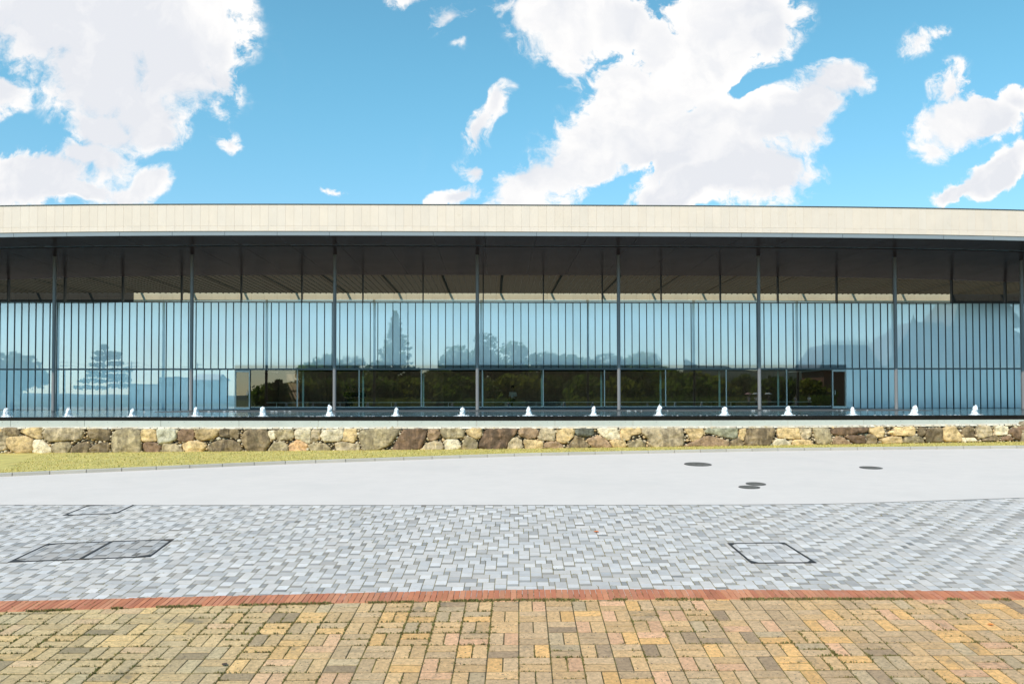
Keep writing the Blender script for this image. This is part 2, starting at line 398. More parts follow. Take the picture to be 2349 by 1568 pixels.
# yellow basket-weave bricks
B = .289; mby = MB(); yrects = []
pj = on_plane(1189.8, 1424, RA, RX, RY); ju, jv = xy2uv(pj.x, pj.y)
def yellow_colour():
    q = rnd.random(); f = rnd.uniform(.88, 1.12)
    if q < .34: c = (.56,.42,.235)
    elif q < .62: c = (.50,.395,.25)
    elif q < .74: c = (.66,.45,.20)
    elif q < .87: c = (.62,.425,.275)
    elif q < .95: c = (.475,.405,.27)
    else: c = (.33,.265,.18)
    return (c[0]*f*1.17, c[1]*f*.95, c[2]*f*.83)
def left_green(c, x):                      # the bricks laid on the left are a greener batch
    t = min(max((-x-.3)/3.2, 0), 1)
    g = (.40,.355,.195); f = sum(c)/ .98
    return tuple(c[i]*(1-t*.4) + g[i]*f*t*.4 for i in range(3))
for i in range(-32, 34):
    for j in range(-24, 12):
        u0, v0 = ju + i*B, jv + j*B
        for h in range(2):
            if (i + j) % 2 == 0: q = (u0, u0+B, v0 + h*B/2, v0 + (h+1)*B/2)
            else: q = (u0 + h*B/2, u0 + (h+1)*B/2, v0, v0+B)
            x, y = uv2xy((q[0]+q[1])/2, (q[2]+q[3])/2)
            if y > (Ytop(x)+Ybot(x))/2 or y < 2.2: continue
            paver(mby, rect(*q, .0052, .0085), 0.0, .0045, left_green(yellow_colour(), x), .0008); yrects.append(q)
tag(mby.build('brick_paving', m_brick), kind='structure')
# red soldier-course strip
mbr = MB(); L = 0.0; pitch = .064
tot = np.concatenate([[0], np.cumsum([ (st_b[i+1]-st_b[i]).length for i in range(89)])])
bx = np.array([p.x for p in st_b]); tx = np.array([p.x for p in st_t])
for k in range(int(tot[-1]/pitch)):
    s0, s1 = k*pitch + .003, (k+1)*pitch - .003
    xb0, xb1 = float(np.interp(s0, tot, bx)), float(np.interp(s1, tot, bx))
    yb0, yb1 = Ybot(xb0), Ybot(xb1)
    dy0, dy1 = Ytop(xb0) - yb0, Ytop(xb1) - yb1
    o = math.tan(TH)
    c = rnd.choice([(.50,.175,.085),(.53,.205,.105),(.46,.155,.08),(.51,.19,.105),(.55,.225,.12)]); f = rnd.uniform(.88, 1.12)
    pl = [(xb0, yb0), (xb1, yb1), (xb1+o*dy1, yb1+dy1), (xb0+o*dy0, yb0+dy0)]
    paver(mbr, pl, .0065, .004, tuple(v*f for v in c), .002)
tag(mbr.build('red_brick_edging', m_red), kind='structure')

# square covers let into the paving
def square_cover(key, label, divider=None, dark=1.0):
    q = covers[key]; cx = sum(p[0] for p in q)/4; cy = sum(p[1] for p in q)/4
    cut = key == 'cut'
    keep = (lambda pl: clip(pl, lambda p: Ycrest(p[0]) - .004 - p[1])) if cut else (lambda pl: pl)
    t = thing('access_cover', label, 'access cover', (cx, cy, ramp_z(cx, cy)), 'square access covers in the grey paving')
    fw = .027; inn = shrink(q, fw); mb = MB(); n = 4
    def bar(pl):
        pl = keep(pl)
        if len(pl) < 3: return
        m = len(pl); vs = [(x, y, ramp_z(x, y) - .01) for x, y in pl] + [(x, y, ramp_z(x, y) + .0075) for x, y in pl]
        mb.add(vs, [tuple(range(m, 2*m))] + [(i, (i+1)%m, m+(i+1)%m, m+i) for i in range(m)])
    for i in range(n): bar([q[i], q[(i+1)%n], inn[(i+1)%n], inn[i]])
    for i in range(n):                     # corner gussets
        a, b, c = inn[i-1], inn[i], inn[(i+1)%n]
        p1 = (b[0]+(a[0]-b[0])*.10, b[1]+(a[1]-b[1])*.10); p2 = (b[0]+(c[0]-b[0])*.10, b[1]+(c[1]-b[1])*.10)
        bar([p1, b, p2])
    cells = [inn]
    if divider:
        d0, d1 = ground_quad(divider); L = math.hypot(d1[0]-d0[0], d1[1]-d0[1]); nx, ny = -(d1[1]-d0[1])/L*.024, (d1[0]-d0[0])/L*.024
        bar([(d0[0]+nx, d0[1]+ny), (d0[0]-nx, d0[1]-ny), (d1[0]-nx, d1[1]-ny), (d1[0]+nx, d1[1]+ny)])
        side = lambda p: (p[0]-d0[0])*nx + (p[1]-d0[1])*ny
        cells = [clip(inn, side), clip(inn, lambda p: -side(p))]
    mb.build('frame', m_iron, t)
    for cell in cells:
        cell = shrink(cell, .004) if len(cell) >= 3 else cell
        m2 = MB(); us = [xy2uv(*p) for p in cell]
        for k, a, b, c, d in herring(min(p[0] for p in us)-.1, max(p[0] for p in us)+.1, min(p[1] for p in us)-.1, max(p[1] for p in us)+.1):
            pl = rect(a, b, c, d, G); m = len(cell)
            for i in range(m):
                A, Bq = cell[i], cell[(i+1)%m]
                pl = clip(pl, lambda p: (Bq[0]-A[0])*(p[1]-A[1]) - (Bq[1]-A[1])*(p[0]-A[0]))
                if len(pl) < 3: break
            if len(pl) >= 3: pl = keep(pl)
            if len(pl) >= 3: paver(m2, pl, .0045, .002, grey_colour(k, dark), .0004)
        m2.build('paver_inlay', m_paver, t)
square_cover('double', 'dark-framed double access cover with two paver-filled halves in the grey paving', [(303,2095.5),(417.7,2031.8)], .74)
square_cover('cut', 'iron-framed paver cover cut off by the edge of the white plaza', None, .95)
square_cover('right', 'rust-stained single square paver cover with iron frame on the right', None, 1.0)

# round manhole covers on the white plaza
for (px, py, w, h, lab) in [
    (1600,1064.5,61,10,'largest round iron manhole cover on the white plaza'),
    (1997,1072.5,49,6,'round iron manhole cover lying alone, farthest right on the white plaza'),
    (1733,1109.5,44,7,'rear one of two overlapping-looking round manhole covers on the white plaza'),
    (1718,1117.0,48,7,'front one of two close round manhole covers on the white plaza')]:
    c = on_plaza(px, py); a = on_plaza(px - w/2, py); b = on_plaza(px, py + h/2); d_ = on_plaza(px, py - h/2)
    rx = (c-a).length; ry = min((d_-b).length/2, rx*1.35)
    t = thing('manhole_cover', lab, 'manhole cover', c, 'round manhole covers on the plaza')
    def ell(k, z): return [(c.x + rx*k*math.cos(2*math.pi*i/40), c.y + ry*k*math.sin(2*math.pi*i/40), c.z + PX*rx*k*math.cos(2*math.pi*i/40) + .03*ry*k*math.sin(2*math.pi*i/40) + z) for i in range(40)]
    mb = MB(); o1, o2, o3 = ell(1, -.01), ell(1, .008), ell(.93, .008)
    mb.add(o1+o2+o3, [(i, (i+1)%40, 40+(i+1)%40, 40+i) for i in range(40)] + [(40+i, 40+(i+1)%40, 80+(i+1)%40, 80+i) for i in range(40)])
    mb.build('rim', m_iron, t)
    mb = MB(); mb.add(ell(.92, .006), [tuple(range(40))])
    for u in np.arange(-.8, .81, .16):     # cast tread bars
        hl = math.sqrt(max(.85**2 - u*u, .01))
        x0, x1, y0 = c.x - rx*hl, c.x + rx*hl, c.y + ry*u
        z0 = c.z + .03*ry*u
        mb.box(x0, x1, y0 - ry*.03, y0 + ry*.03, z0 + .007, z0 + .012)
    mb.build('lid', m_iron2, t)

# kerb, grass strip
KH = .085
kerb_root = None
mbk = MB(); ktop_b = []
kl = np.concatenate([[0], np.cumsum([(kerb_f[i+1]-kerb_f[i]).length for i in range(119)])])
kx, ky, kz = (np.array([getattr(p, a) for p in kerb_f]) for a in 'xyz')
def kerb_at(s): return Vector((np.interp(s, kl, kx), np.interp(s, kl, ky), np.interp(s, kl, kz)))
s = 0
while s < kl[-1] - .8:
    a, b = kerb_at(s + .007), kerb_at(s + .753); d = (b - a).normalized(); nrm = Vector((-d.y, d.x, 0)).normalized()*.12
    f = rnd.uniform(.9, 1.06); c = (.46*f, .42*f, .36*f)
    hb = .012
    vs = [a+Vector((0,0,-.05)), b+Vector((0,0,-.05)), a+Vector((0,0,KH-hb)), b+Vector((0,0,KH-hb)),
          a+nrm*.12+Vector((0,0,KH)), b+nrm*.12+Vector((0,0,KH)), a+nrm+Vector((0,0,KH)), b+nrm+Vector((0,0,KH)), a+nrm+Vector((0,0,-.05)), b+nrm+Vector((0,0,-.05))]
    mbk.add(vs, [(0,1,3,2),(2,3,5,4),(4,5,7,6),(6,7,9,8),(0,2,4,6,8),(1,9,7,5,3)], c)
    s += .76
tag(mbk.build('kerb', m_kerb), kind='structure')
WY = 24.4                                   # plane of the boulder wall's face
baseP = [(-900,1046),(0,1039.5),(611,1034.5),(1192,1030),(1773,1023),(2348,1013.5),(3300,1004)]
wall_b = poly(baseP, 120, lambda a, b: at_Y(a, b, WY))
wbx = np.array([p.x for p in wall_b]); wbz = np.array([p.z for p in wall_b])
mbg = MB(); gv = []; rows = 6
for i in range(120):
    s = kl[i]; d = (kerb_at(min(s+.1, kl[-1])) - kerb_at(max(s-.1, 0))).normalized()
    a = kerb_f[i] + Vector((-d.y, d.x, 0))*.118 + Vector((0,0,KH-.006))
    xb = a.x + (wall_b[i].x - a.x)*.6; b = Vector((xb, WY + .35, float(np.interp(xb, wbx, wbz)) + .02))
    for r in range(rows+1):
        p = a.lerp(b, r/rows); gv.append((p.x, p.y, p.z))
mbg.add(gv, [(i*(rows+1)+r, (i+1)*(rows+1)+r, (i+1)*(rows+1)+r+1, i*(rows+1)+r+1) for i in range(119) for r in range(rows)])
tag(mbg.build('grass_strip', m_grass_base), kind='structure')
def blades(mb, x, y, z, n, h, spread, cols, lean=.6):
    for _ in range(n):
        a = rnd.uniform(0, 6.283); r = spread*math.sqrt(rnd.random()); px, py = x + r*math.cos(a), y + r*math.sin(a)
        hh = h*rnd.uniform(.5, 1.15); w = hh*rnd.uniform(.14, .30); b = rnd.uniform(0, 6.283); l = hh*rnd.uniform(.1, lean)
        dx, dy = math.cos(b), math.sin(b); c = rnd.choice(cols); f = rnd.uniform(.75, 1.2); c = tuple(v*f for v in c)
        tip = (px + dx*l, py + dy*l, z + hh)
        mid = (px + dx*l*.35, py + dy*l*.35, z + hh*.6)
        mb.add([(px - dy*w, py + dx*w, z - .003), (px + dy*w, py - dx*w, z - .003), (mid[0] + dy*w*.8, mid[1] - dx*w*.8, mid[2]), (mid[0] - dy*w*.8, mid[1] + dx*w*.8, mid[2]), tip],
               [(0,1,2,3), (3,2,4)], c)
mbl = MB(); strip_cols = [(.58,.47,.15),(.53,.43,.11),(.66,.53,.21),(.40,.37,.09),(.57,.47,.13)]
for i in range(25, 100):
    for _ in range(330):
        t = rnd.random(); q = rnd.random(); ii = i*(rows+1)
        a = Vector(gv[ii]).lerp(Vector(gv[ii+rows+1]), t); b = Vector(gv[ii+rows]).lerp(Vector(gv[ii+2*rows+1]), t)
        p = a.lerp(b, q)
        if p.y > WY - .15 and rnd.random() < .8: continue
        blades(mbl, p.x, p.y, p.z, 1, .035, .02, strip_cols, .9)
tag(mbl.build('grass', m_weed), 'short yellowing grass growing between kerb and boulder wall', 'grass', kind='stuff')
# gravel at the foot of the wall
mbv = MB()
for _ in range(2600):
    x = rnd.uniform(-17, 18); z = float(np.interp(x, wbx, wbz)); y = WY - .02 - abs(rnd.gauss(0, .09)); r = rnd.uniform(.008, .022)
    c = rnd.choice([(.55,.49,.38),(.45,.40,.32),(.62,.57,.47),(.35,.31,.26)])
    zz = z - (WY - y)*.02
    mbv.add([(x-r,y,zz),(x,y-r,zz),(x+r,y,zz),(x,y+r,zz),(x+rnd.uniform(-.3,.3)*r,y,zz+r*.9)], [(0,1,4),(1,2,4),(2,3,4),(3,0,4)], c)
tag(mbv.build('gravel', pm('gravel_stones', (.5,.45,.36), .9, .15, 20, attr=True)), 'pale gravel scattered along the foot of the boulder wall', 'gravel', kind='stuff')

# weeds in the joints
weed_cols = [(.17,.16,.04),(.22,.18,.05),(.13,.14,.035),(.27,.21,.08),(.20,.15,.05)]
mbw = MB()
def joint_pt(q):
    e = rnd.randrange(4); t = rnd.random()
    if e == 0: return q[0] + (q[1]-q[0])*t, q[2]
    if e == 1: return q[0] + (q[1]-q[0])*t, q[3]
    if e == 2: return q[0], q[2] + (q[3]-q[2])*t
    return q[1], q[2] + (q[3]-q[2])*t
for _ in range(60000):
    q = rnd.choice(yrects); u, v = joint_pt(q); x, y = uv2xy(u, v)
    if y > Ybot(x) - .005 or abs(x) > y*.72 + .6 or y < 5.5: continue
    d = mnoise.noise((x*1.1, y*1.1, 3.3))*.6 + mnoise.noise((x*3.5, y*3.5, 8.1))*.55 + (.12 if x < 0 else -.05)
    if d < -.03 + rnd.random()*.30: continue
    blades(mbw, x, y, ramp_z(x, y) - .006, rnd.choice((3, 4, 5, 6)), .014 + .034*max(0, d)*rnd.random(), .014, weed_cols)
for _ in range(2600):                       # along the near edge of the red strip
    x = rnd.uniform(-7, 7.5); y = Ybot(x) - abs(rnd.gauss(0, .012))
    if mnoise.noise((x*2.2, 0, 5)) < -.05: continue
    blades(mbw, x, y, ramp_z(x, y) - .004, 4, .028, .02, weed_cols)
for _ in range(900):
    k = rnd.randrange(int(tot[-1]/pitch)); xb = float(np.interp(k*pitch, tot, bx)); t = rnd.random(); y = Ybot(xb) + (Ytop(xb)-Ybot(xb))*t
    x = xb + math.tan(TH)*(y - Ybot(xb))
    if mnoise.noise((x*1.7, 3, 5)) < .05 or abs(x) > 7: continue
    blades(mbw, x, y, ramp_z(x, y) + .002, 2, .016, .008, weed_cols)
grey_weed = [(.26,.21,.05),(.20,.20,.04),(.30,.20,.07),(.33,.29,.06)]
for _ in range(26000):
    q = rnd.choice(pav_rects); u, v = joint_pt(q); x, y = uv2xy(u, v)
    if y > Ycrest(x) - .01 or y < Ytop(x) or abs(x) > y*.7: continue
    d = mnoise.noise((x*.9, y*.9, 13.3))*.6 + mnoise.noise((x*3.5, y*3.5, 1.1))*.5
    if d < -.02 + rnd.random()*.35: continue
    blades(mbw, x, y, ramp_z(x, y) - .008, 3, .016, .012, grey_weed)
tag(mbw.build('weeds', m_weed), 'thin weeds and moss growing in the paving joints', 'weeds', kind='stuff')
def leaf(px, py, size, lab, c):
    p = on_plane(px/S, py/S, RA, RX, RY); mb = MB(); n = 9; vs = []
    for i in range(n):
        a = math.pi*i/(n-1)
        w = math.sin(a)*.34; vs += [(size*(i/(n-1)-.5), -size*w, size*(.10 + .25*w*abs(math.cos(a)))), (size*(i/(n-1)-.5), 0, size*.06 + .001), (size*(i/(n-1)-.5), size*w, size*(.16 + .2*w))]
    mb.add([(p.x + x*.8 + y*.5, p.y + y*.8 - x*.4, p.z + .004 + z) for x, y, z in vs],
           [(3*i, 3*i+3, 3*i+4, 3*i+1) for i in range(n-1)] + [(3*i+1, 3*i+4, 3*i+5, 3*i+2) for i in range(n-1)])
    mt = pm('leaf_skin', c, .6, .25, 80)
    o = mb.build('fallen_leaf', mt, org=p); tag(o, lab, 'leaf')
leaf(2236, 1996, .085, 'curled orange leaf lying on the grey pavers', (.62,.17,.04))
leaf(3715, 2344, .06, 'bright orange leaf on the yellow bricks near the right edge', (.70,.22,.04))
leaf(842, 2494, .07, 'dark brown curled leaf on the yellow bricks', (.07,.04,.025))

# ------------------------------------------------------------------ boulder wall
wt_P = [(-900,984),(0,981),(611,981.5),(1192,980.5),(1773,979),(2348,973),(3300,966)]
def top_z(x):  # wall top height by world X
    return float(np.interp(x, wtx, wtz))
wtp = poly(wt_P, 60, lambda a, b: at_Y(a, b, WY)); wtx = np.array([p.x for p in wtp]); wtz = np.array([p.z for p in wtp])
T_, D_, G_, P_, Bl, V_, O_ = (.76,.54,.285), (.31,.225,.135), (.48,.38,.235), (.80,.67,.48), (.52,.48,.37), (.29,.18,.115), (.68,.41,.22)
TG = (.60,.47,.31); BR = (.42,.275,.17)
ST = [
 [ # strip 0
 (T_,.2,[(-60,95),(30,85),(45,110),(40,200),(0,230),(-60,230)]),
 (D_,.7,[(60,95),(120,85),(250,90),(290,140),(285,185),(110,190),(50,165)]),
 (T_,.2,[(300,120),(420,85),(580,85),(600,120),(590,230),(540,240),(400,190),(300,150)]),
 (TG,.35,[(650,95),(900,88),(1150,95),(1160,160),(1120,245),(720,275),(620,240),(610,150)]),
 (D_,.6,[(1220,110),(1300,100),(1500,100),(1535,150),(1520,260),(1400,265),(1240,225),(1215,160)]),
 (G_,.4,[(1620,110),(1750,90),(1940,105),(1960,180),(1950,430),(1900,445),(1580,445),(1545,330),(1555,180)]),
 (T_,.15,[(1970,110),(2150,105),(2170,260),(2100,275),(1975,280),(1955,190)]),
 (Bl,.1,[(2165,105),(2430,105),(2435,240),(2330,290),(2200,305),(2180,200)]),
 (TG,.3,[(-60,240),(40,220),(75,250),(110,370),(60,390),(-60,390)]),
 (T_,.2,[(90,215),(300,195),(420,215),(470,260),(470,420),(250,440),(130,360)]),
 (P_,.1,[(480,260),(560,240),(640,300),(730,370),(720,430),(600,445),(490,435),(470,340)]),
 (G_,.5,[(730,340),(790,285),(950,280),(1000,330),(980,400),(930,450),(780,440),(725,390)]),
 (D_,.6,[(1010,360),(1080,305),(1190,280),(1250,340),(1215,440),(1000,445)]),
 (D_,.6,[(1290,340),(1400,290),(1500,290),(1535,340),(1500,430),(1400,450),(1220,450)]),
 (V_,.2,[(1980,310),(2020,280),(2150,290),(2230,340),(2200,430),(2060,440),(1990,390)]),
 (G_,.5,[(2250,310),(2349,295),(2480,320),(2540,430),(2480,445),(2230,445),(2225,370)])],
 [ (V_,.2,[(110,150),(160,105),(310,105),(330,150),(330,260),(200,280),(120,270)]),
 (T_,.35,[(350,140),(390,105),(680,110),(660,190),(560,240),(440,265),(365,240)]),
 (D_,.7,[(680,120),(750,100),(930,105),(950,140),(940,240),(850,225),(690,200)]),
 (D_,.5,[(1040,120),(1300,105),(1350,150),(1375,290),(1310,410),(1200,430),(1100,420),(1010,330),(980,230)]),
 (P_,.1,[(1360,130),(1430,125),(1440,240),(1390,240),(1360,190)]),
 (G_,.5,[(1450,120),(1690,110),(1705,220),(1650,245),(1480,255),(1445,180)]),
 (P_,.05,[(1730,110),(1930,105),(1930,290),(1880,295),(1750,245),(1710,190)]),
 (TG,.2,[(1950,110),(2060,115),(2055,220),(2000,280),(1945,295)]),
 (P_,.3,[(2100,120),(2400,105),(2380,230),(2340,270),(2110,275),(2065,200)]),
 (T_,.1,[(170,310),(260,270),(390,270),(480,300),(500,340),(440,420),(360,440),(260,435),(190,390)]),
 (D_,.7,[(560,300),(680,260),(850,250),(940,300),(1000,380),(960,430),(700,440),(560,420),(515,350)]),
 (G_,.3,[(1350,390),(1430,290),(1560,275),(1620,340),(1630,430),(1350,435)]),
 (O_,.1,[(1640,320),(1750,250),(1830,280),(1890,320),(1880,410),(1800,435),(1640,420)]),
 (G_,.4,[(1890,320),(2000,295),(2120,305),(2200,360),(2200,410),(1960,425),(1910,370)]),
 (TG,.35,[(2260,300),(2409,275),(2519,300),(2599,310),(2609,410),(2449,425),(2290,410)])],
 [ (T_,.05,[(40,105),(215,105),(220,180),(180,285),(100,275),(25,265)]),
 (G_,.4,[(270,125),(500,100),(810,105),(800,160),(700,280),(640,340),(500,390),(400,415),(300,410),(270,290),(240,200)]),
 (V_,.5,[(860,105),(1150,95),(1185,140),(1150,260),(1090,370),(1000,410),(690,405),(740,310),(830,160)]),
 (BR,.3,[(1200,105),(1340,105),(1365,170),(1330,230),(1240,270),(1195,220)]),
 (G_,.4,[(1370,100),(1680,95),(1690,210),(1580,230),(1410,225),(1365,160)]),
 (T_,.3,[(1720,120),(1780,95),(1930,95),(1935,170),(1910,225),(1860,235),(1740,180)]),
 (V_,.7,[(1990,110),(2200,95),(2430,100),(2400,170),(2340,230),(2260,385),(2000,390),(1890,350),(1920,240)]),
 (TG,.3,[(1110,380),(1160,310),(1270,268),(1380,290),(1415,350),(1380,395),(1130,405)]),
 (P_,.2,[(1410,280),(1470,235),(1600,245),(1650,340),(1600,390),(1430,395),(1425,330)]),
 (G_,.5,[(1680,290),(1720,200),(1830,220),(1880,310),(1860,385),(1670,390)])],
 [ (BR,.4,[(90,120),(130,95),(330,92),(365,140),(345,215),(220,235),(100,190)]),
 (TG,.3,[(390,110),(430,90),(570,90),(590,150),(580,270),(480,260),(365,245),(372,170)]),
 (T_,.05,[(610,95),(820,90),(860,140),(840,210),(740,300),(620,280)]),
 ((.20,.20,.16),.5,[(870,110),(960,92),(1120,100),(1120,180),(1030,205),(910,195),(860,150)]),
 (P_,.05,[(1170,110),(1220,92),(1440,92),(1490,220),(1420,245),(1310,250),(1210,180)]),
 (T_,.05,[(1490,95),(1770,90),(1770,165),(1640,190),(1620,250),(1500,255)]),
 (TG,.4,[(1790,95),(2330,90),(2355,180),(2360,320),(2300,350),(1950,360),(1870,320),(1880,250),(1780,160)]),
 (TG,.3,[(-70,385),(-60,290),(0,225),(80,225),(135,270),(145,375)]),
 (T_,.3,[(160,260),(230,248),(400,265),(430,300),(420,365),(360,383),(190,380)]),
 (BR,.3,[(450,300),(540,275),(640,290),(690,320),(715,370),(690,380),(440,378)]),
 (D_,.6,[(880,195),(960,230),(1050,310),(1040,370),(720,380),(800,290)]),
 (BR,.4,[(1030,240),(1170,200),(1270,225),(1390,355),(1130,368),(1060,310)]),
 (T_,.15,[(1345,270),(1400,252),(1550,260),(1565,340),(1540,365),(1390,362)]),
 (G_,.5,[(1580,310),(1640,275),(1760,245),(1830,290),(1830,350),(1720,365),(1600,350)])],
 [ (T_,.15,[(20,110),(90,92),(270,95),(300,160),(250,220),(170,270),(120,270),(70,190)]),
 ((.46,.44,.31),.3,[(300,110),(500,92),(750,95),(745,200),(710,230),(580,215),(400,170),(310,160)]),
 (T_,.1,[(780,110),(860,92),(850,180),(830,265),(770,235),(775,170)]),
 (D_,.6,[(870,95),(1250,90),(1260,150),(1240,220),(1190,330),(870,335),(845,290)]),
 (T_,.1,[(1290,95),(1590,90),(1615,230),(1500,240),(1310,220)]),
 (TG,.35,[(1610,95),(1760,85),(1760,200),(1700,245),(1620,235)]),
 (G_,.4,[(1780,95),(1990,85),(2030,190),(2035,290),(1960,325),(1840,310),(1810,200)]),
 (V_,.5,[(2010,110),(2060,85),(2560,90),(2530,140),(2349,170),(2150,188),(2040,165)]),
 (BR,.35,[(0,340),(200,240),(340,200),(480,225),(620,270),(640,310),(610,345),(200,350)]),
 (D_,.5,[(640,280),(750,228),(810,260),(830,310),(800,340),(660,340)]),
 (P_,.35,[(1225,290),(1290,240),(1400,245),(1470,290),(1475,330),(1230,330)]),
 (T_,.1,[(1500,270),(1550,250),(1740,255),(1790,320),(1500,325)]),
 (BR,.3,[(2050,240),(2120,200),(2200,220),(2330,310),(2060,318)]),
 (V_,.4,[(2210,205),(2280,190),(2500,195),(2510,300),(2340,295)])],
 [ (D_,.5,[(170,200),(220,170),(280,190),(320,260),(300,300),(165,305)]),
 (T_,.05,[(200,85),(400,70),(415,140),(400,215),(310,220),(220,150)]),
 (T_,.1,[(560,80),(840,75),(845,150),(830,190),(560,190),(470,150),(540,120)]),
 (D_,.5,[(890,90),(980,80),(980,160),(930,205),(885,190)]),
 (D_,.5,[(1030,95),(1200,85),(1215,150),(1210,280),(1000,285),(975,180)]),
 (T_,.15,[(1230,90),(1380,65),(1420,120),(1480,200),(1470,270),(1250,270),(1215,170)]),
 (D_,.5,[(1500,90),(1560,70),(1630,80),(1650,210),(1500,215),(1470,140)]),
 (TG,.2,[(1690,70),(1860,60),(1905,190),(1700,235),(1680,130)]),
 (P_,.05,[(1930,70),(2110,60),(2115,180),(1940,190)]),
 (V_,.5,[(2180,90),(2349,60),(2500,60),(2520,250),(2230,250),(2110,150)]),
 (T_,.15,[(340,240),(500,210),(650,215),(665,290),(400,298)]),
 (G_,.5,[(670,290),(700,215),(850,200),(930,220),(975,290)]),
 (P_,.1,[(1480,225),(1650,225),(1690,265),(1490,270)]),
 (D_,.5,[(1750,260),(1830,220),(1950,195),(1990,230),(1985,262)]),
 (V_,.5,[(2020,260),(2030,210),(2130,190),(2200,250)])],
]
wall_root = thing('stone_wall', 'low wall of rough brown and tan boulders below the concrete ledge', 'wall', (0, WY, float(np.interp(0, wbx, wbz))))
def chaikin(p, k=2):
    for _ in range(k):
        q = []
        for i in range(len(p)):
            a, b = p[i], p[(i+1) % len(p)]
            q += [(a[0]*.90+b[0]*.10, a[1]*.90+b[1]*.10), (a[0]*.10+b[0]*.90, a[1]*.10+b[1]*.90)]
        p = q
    return p
def rock(mb, pts, bulge, seed, ysurf=WY):     # pts in (X, Z); the stone swells towards -Y
    cx = sum(p[0] for p in pts)/len(pts); cz = sum(p[1] for p in pts)/len(pts)
    gx = max(p[0] for p in pts) - min(p[0] for p in pts); gz = max(p[1] for p in pts) - min(p[1] for p in pts)
    pts = [(cx + (x-cx)*(1 + .04/gx), cz + (z-cz)*(1 + .035/gz)) for x, z in pts]
    pts = chaikin(pts, 2); out = []
    for i in range(len(pts)):                # resample long edges
        a, b = pts[i], pts[(i+1)%len(pts)]; n = max(1, int(math.hypot(a[0]-b[0], a[1]-b[1])/.035))
        for k in range(n): out.append((a[0]+(b[0]-a[0])*k/n, a[1]+(b[1]-a[1])*k/n))
    pts = out; n = len(pts); vs = []; fs = []
    prof = [(1.0,-.16),(1.0,.2),(.985,.52),(.955,.76),(.91,.90),(.82,.97),(.66,1.0),(.46,1.02),(.26,1.03),(.10,1.03)]
    for k, dpt in prof:
        for (x, z) in pts:
            X, Z = cx+(x-cx)*k, cz+(z-cz)*k
            nz = mnoise.noise((X*2.6+seed, Z*2.6, seed*1.7))*.05 - abs(mnoise.noise((X*4.2+seed, Z*5.2, seed*.7)))*.05 + mnoise.noise((X*8+seed, Z*8, seed))*.018 + mnoise.noise((X*19+seed, Z*19, seed))*.007
            wob = mnoise.noise((x*7+seed, z*7, 2.0))*.010 if k > .9 else 0
            vs.append((X + wob, ysurf - dpt*bulge - (nz if dpt > .3 else 0), Z + wob))
    for r in range(len(prof)-1):
        for i in range(n): fs.append((r*n+i, r*n+(i+1)%n, (r+1)*n+(i+1)%n, (r+1)*n+i))
    fs.append(tuple((len(prof)-1)*n+i for i in range(n)))
    mb.add(vs, fs)
all_polys = []; ns = 0; extra = MB()
for si, lst in enumerate(ST):
    for (c, al, pts) in lst:
        full = [(640*si + x/3.67, 1580 + y/3.67) for x, y in pts]
        W3 = [at_Y(x/S, y/S, WY) for x, y in full]; pl = [(p.x, p.z) for p in W3]
        all_polys.append(pl); ns += 1
        mb = MB(); A = abs(sum(pl[i][0]*pl[(i+1)%len(pl)][1] - pl[(i+1)%len(pl)][0]*pl[i][1] for i in range(len(pl))))/2
        rock(mb, pl, .085 + .07*min(1, math.sqrt(A)), ns*3.1)
        cx = sum(p[0] for p in pl)/len(pl)
        o = mb.build('boulder', m_stone, wall_root, smooth=True)
        f = rnd.uniform(.85, 1.12); o.color = (c[0]*f, c[1]*f, c[2]*f, al)
for sgn in (-1, 1):                         # the courses go on past the edges of the photograph
    for si, lst in ((5 if sgn < 0 else 0, ST[5 if sgn < 0 else 0]), (4 if sgn < 0 else 1, ST[4 if sgn < 0 else 1])):
        for (c, al, pts) in lst:
            full = [(640*si + x/3.67 + sgn*3840, 1580 + y/3.67 + (22 if sgn < 0 else -24)) for x, y in pts]
            pl = [(p.x, p.z) for p in (at_Y(x/S, y/S, WY) for x, y in full)]
            rock(extra, pl, .12, si*7.7)
eo = extra.build('end_courses', m_stone, wall_root, smooth=True); eo.color = (.42,.33,.22,.4)
